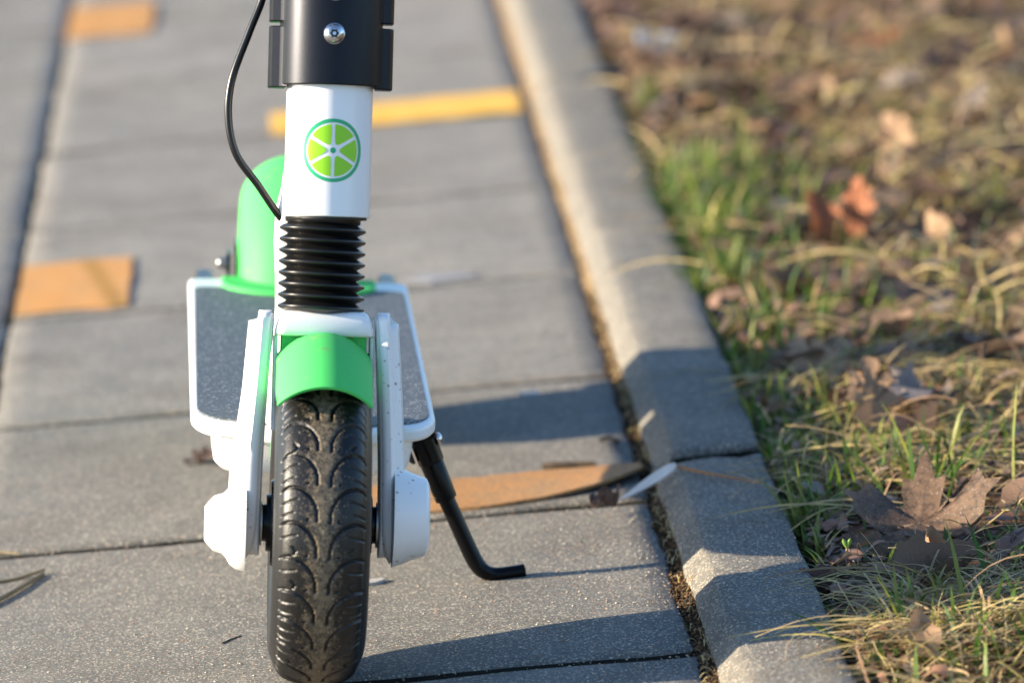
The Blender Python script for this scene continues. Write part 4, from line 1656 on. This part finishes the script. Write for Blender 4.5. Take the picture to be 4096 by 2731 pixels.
# fine root hairs in the gap along the kerb
for _ in range(420):
    y = random.uniform(-.3, 2.5)
    x = random.uniform(SLAB_RIGHT + .002, KX0 + .001)
    L = random.uniform(.006, .022)
    a = random.uniform(0, 6.28)
    z = .002 + (x - SLAB_RIGHT) * .5
    pts = [Vector((x + math.cos(a) * L * k / 4 * .5, y + math.sin(a) * L * k / 4, z + .003 * math.sin(k / 4 * 3.14))) for k in range(5)]
    D.blade(pts, [.0003, .0004, .0004, .0003, .0002], Vector((math.sin(a), -math.cos(a), .3)).normalized())
# shreds of rotten leaf
Sh = Strips()
for q_ in range(12500):
    y = random.uniform(-.35, 4.2)
    x = random.uniform(KX1 + .004, right_edge(y) + .22)
    if q_ > 8000:
        x, y = beyond()
    elif random.random() < .25:
        x = KX1 + .004 + abs(random.gauss(0, .03))
    L = random.uniform(.004, .022) * (1.25 if y > 1 else 1) * (2.0 if q_ > 8000 else 1)
    a = random.gauss(.1, 1.0)
    d_ = Vector((math.cos(a), math.sin(a), random.gauss(0, .25)))
    p0 = Vector((x, y, hz(x, y) + random.uniform(.001, .012)))
    bend = random.uniform(-.3, .3) * L
    pts = [p0 + d_ * L * k / 3 + Vector((0, 0, bend * math.sin(k / 3 * 3.14))) for k in range(4)]
    w = L * random.uniform(.12, .32)
    Sh.blade(pts, [w * random.uniform(.2, .6), w * random.uniform(.8, 1.2), w * random.uniform(.7, 1.1), w * random.uniform(.05, .5)], Vector((-math.sin(a), math.cos(a), random.gauss(0, .35))).normalized())
obj('leaf_shreds', Sh.mesh('leaf_shreds'), 'shred', kind='stuff', label='shreds of rotten brown leaves covering the verge', cat='leaf litter')
obj('dry_grass', D.mesh('dry_grass'), 'dry_blade', kind='stuff', label='matted straw coloured dead grass of the verge', cat='grass')


def scatter(name, mat, label, count, place, smin, smax, flat=1.0):
    """small irregular lumps, one mesh"""
    oct_v = np.array([(1, 0, 0), (-1, 0, 0), (0, 1, 0), (0, -1, 0), (0, 0, 1), (0, 0, -1)], float)
    oct_f = [(0, 2, 4), (2, 1, 4), (1, 3, 4), (3, 0, 4), (2, 0, 5), (1, 2, 5), (3, 1, 5), (0, 3, 5)]
    V, F = [], []
    for _ in range(count):
        x, y, z = place()
        s = smin + (smax - smin) * random.random() ** 2.2
        a = random.uniform(0, 6.28)
        ca, sa = math.cos(a), math.sin(a)
        o = len(V)
        for q in oct_v:
            qx, qy, qz = q[0] * s * random.uniform(.6, 1.4), q[1] * s * random.uniform(.6, 1.4), q[2] * s * flat * random.uniform(.6, 1.3)
            V.append((x + qx * ca - qy * sa, y + qx * sa + qy * ca, z + s * flat * .5 + qz))
        F += [tuple(i + o for i in t_) for t_ in oct_f]
    me = bpy.data.meshes.new(name)
    me.from_pydata(V, [], F)
    me.update()
    return obj(name, me, mat, kind='stuff', label=label, cat='grit')


def on_slab():
    y = random.choice((random.uniform(-.15, .5), random.uniform(-.15, 1.0), random.uniform(-.2, 2.4)))
    x = random.uniform(-.30, SLAB_RIGHT - .002) if random.random() < .7 else SLAB_RIGHT - .002 - abs(random.gauss(0, .07))
    return x, y, 0.0


def on_kerb():
    return random.uniform(KX0 + .017, KX1 - .003), random.uniform(-.2, 1.6), KZ


def in_gap():
    x = random.uniform(SLAB_RIGHT - .005, KX0 + .004)
    return x, -.25 + 1.6 * random.random() ** 1.3, -.002 + .5 * max(0, x - SLAB_RIGHT)


def on_verge():
    y = random.uniform(-.3, 2.2)
    x = KX1 + .003 + abs(random.gauss(0, .10))
    return x, y, hz(x, y)


scatter('sand_grains', 'sand_grain', 'loose sand grains strewn over the paving', 7000, on_slab, .0003, .0011, .7)
scatter('kerb_grains', 'sand_grain', 'loose sand grains on the kerb', 1200, on_kerb, .0003, .0009, .7)
scatter('gap_crumbs', 'crumbs', 'crumbs of earth in the gap along the kerb', 8000, in_gap, .0004, .0019, .7)
scatter('earth_crumbs', 'crumbs', 'crumbs of earth and rotten leaf on the verge', 7000, on_verge, .0008, .0042, .5)
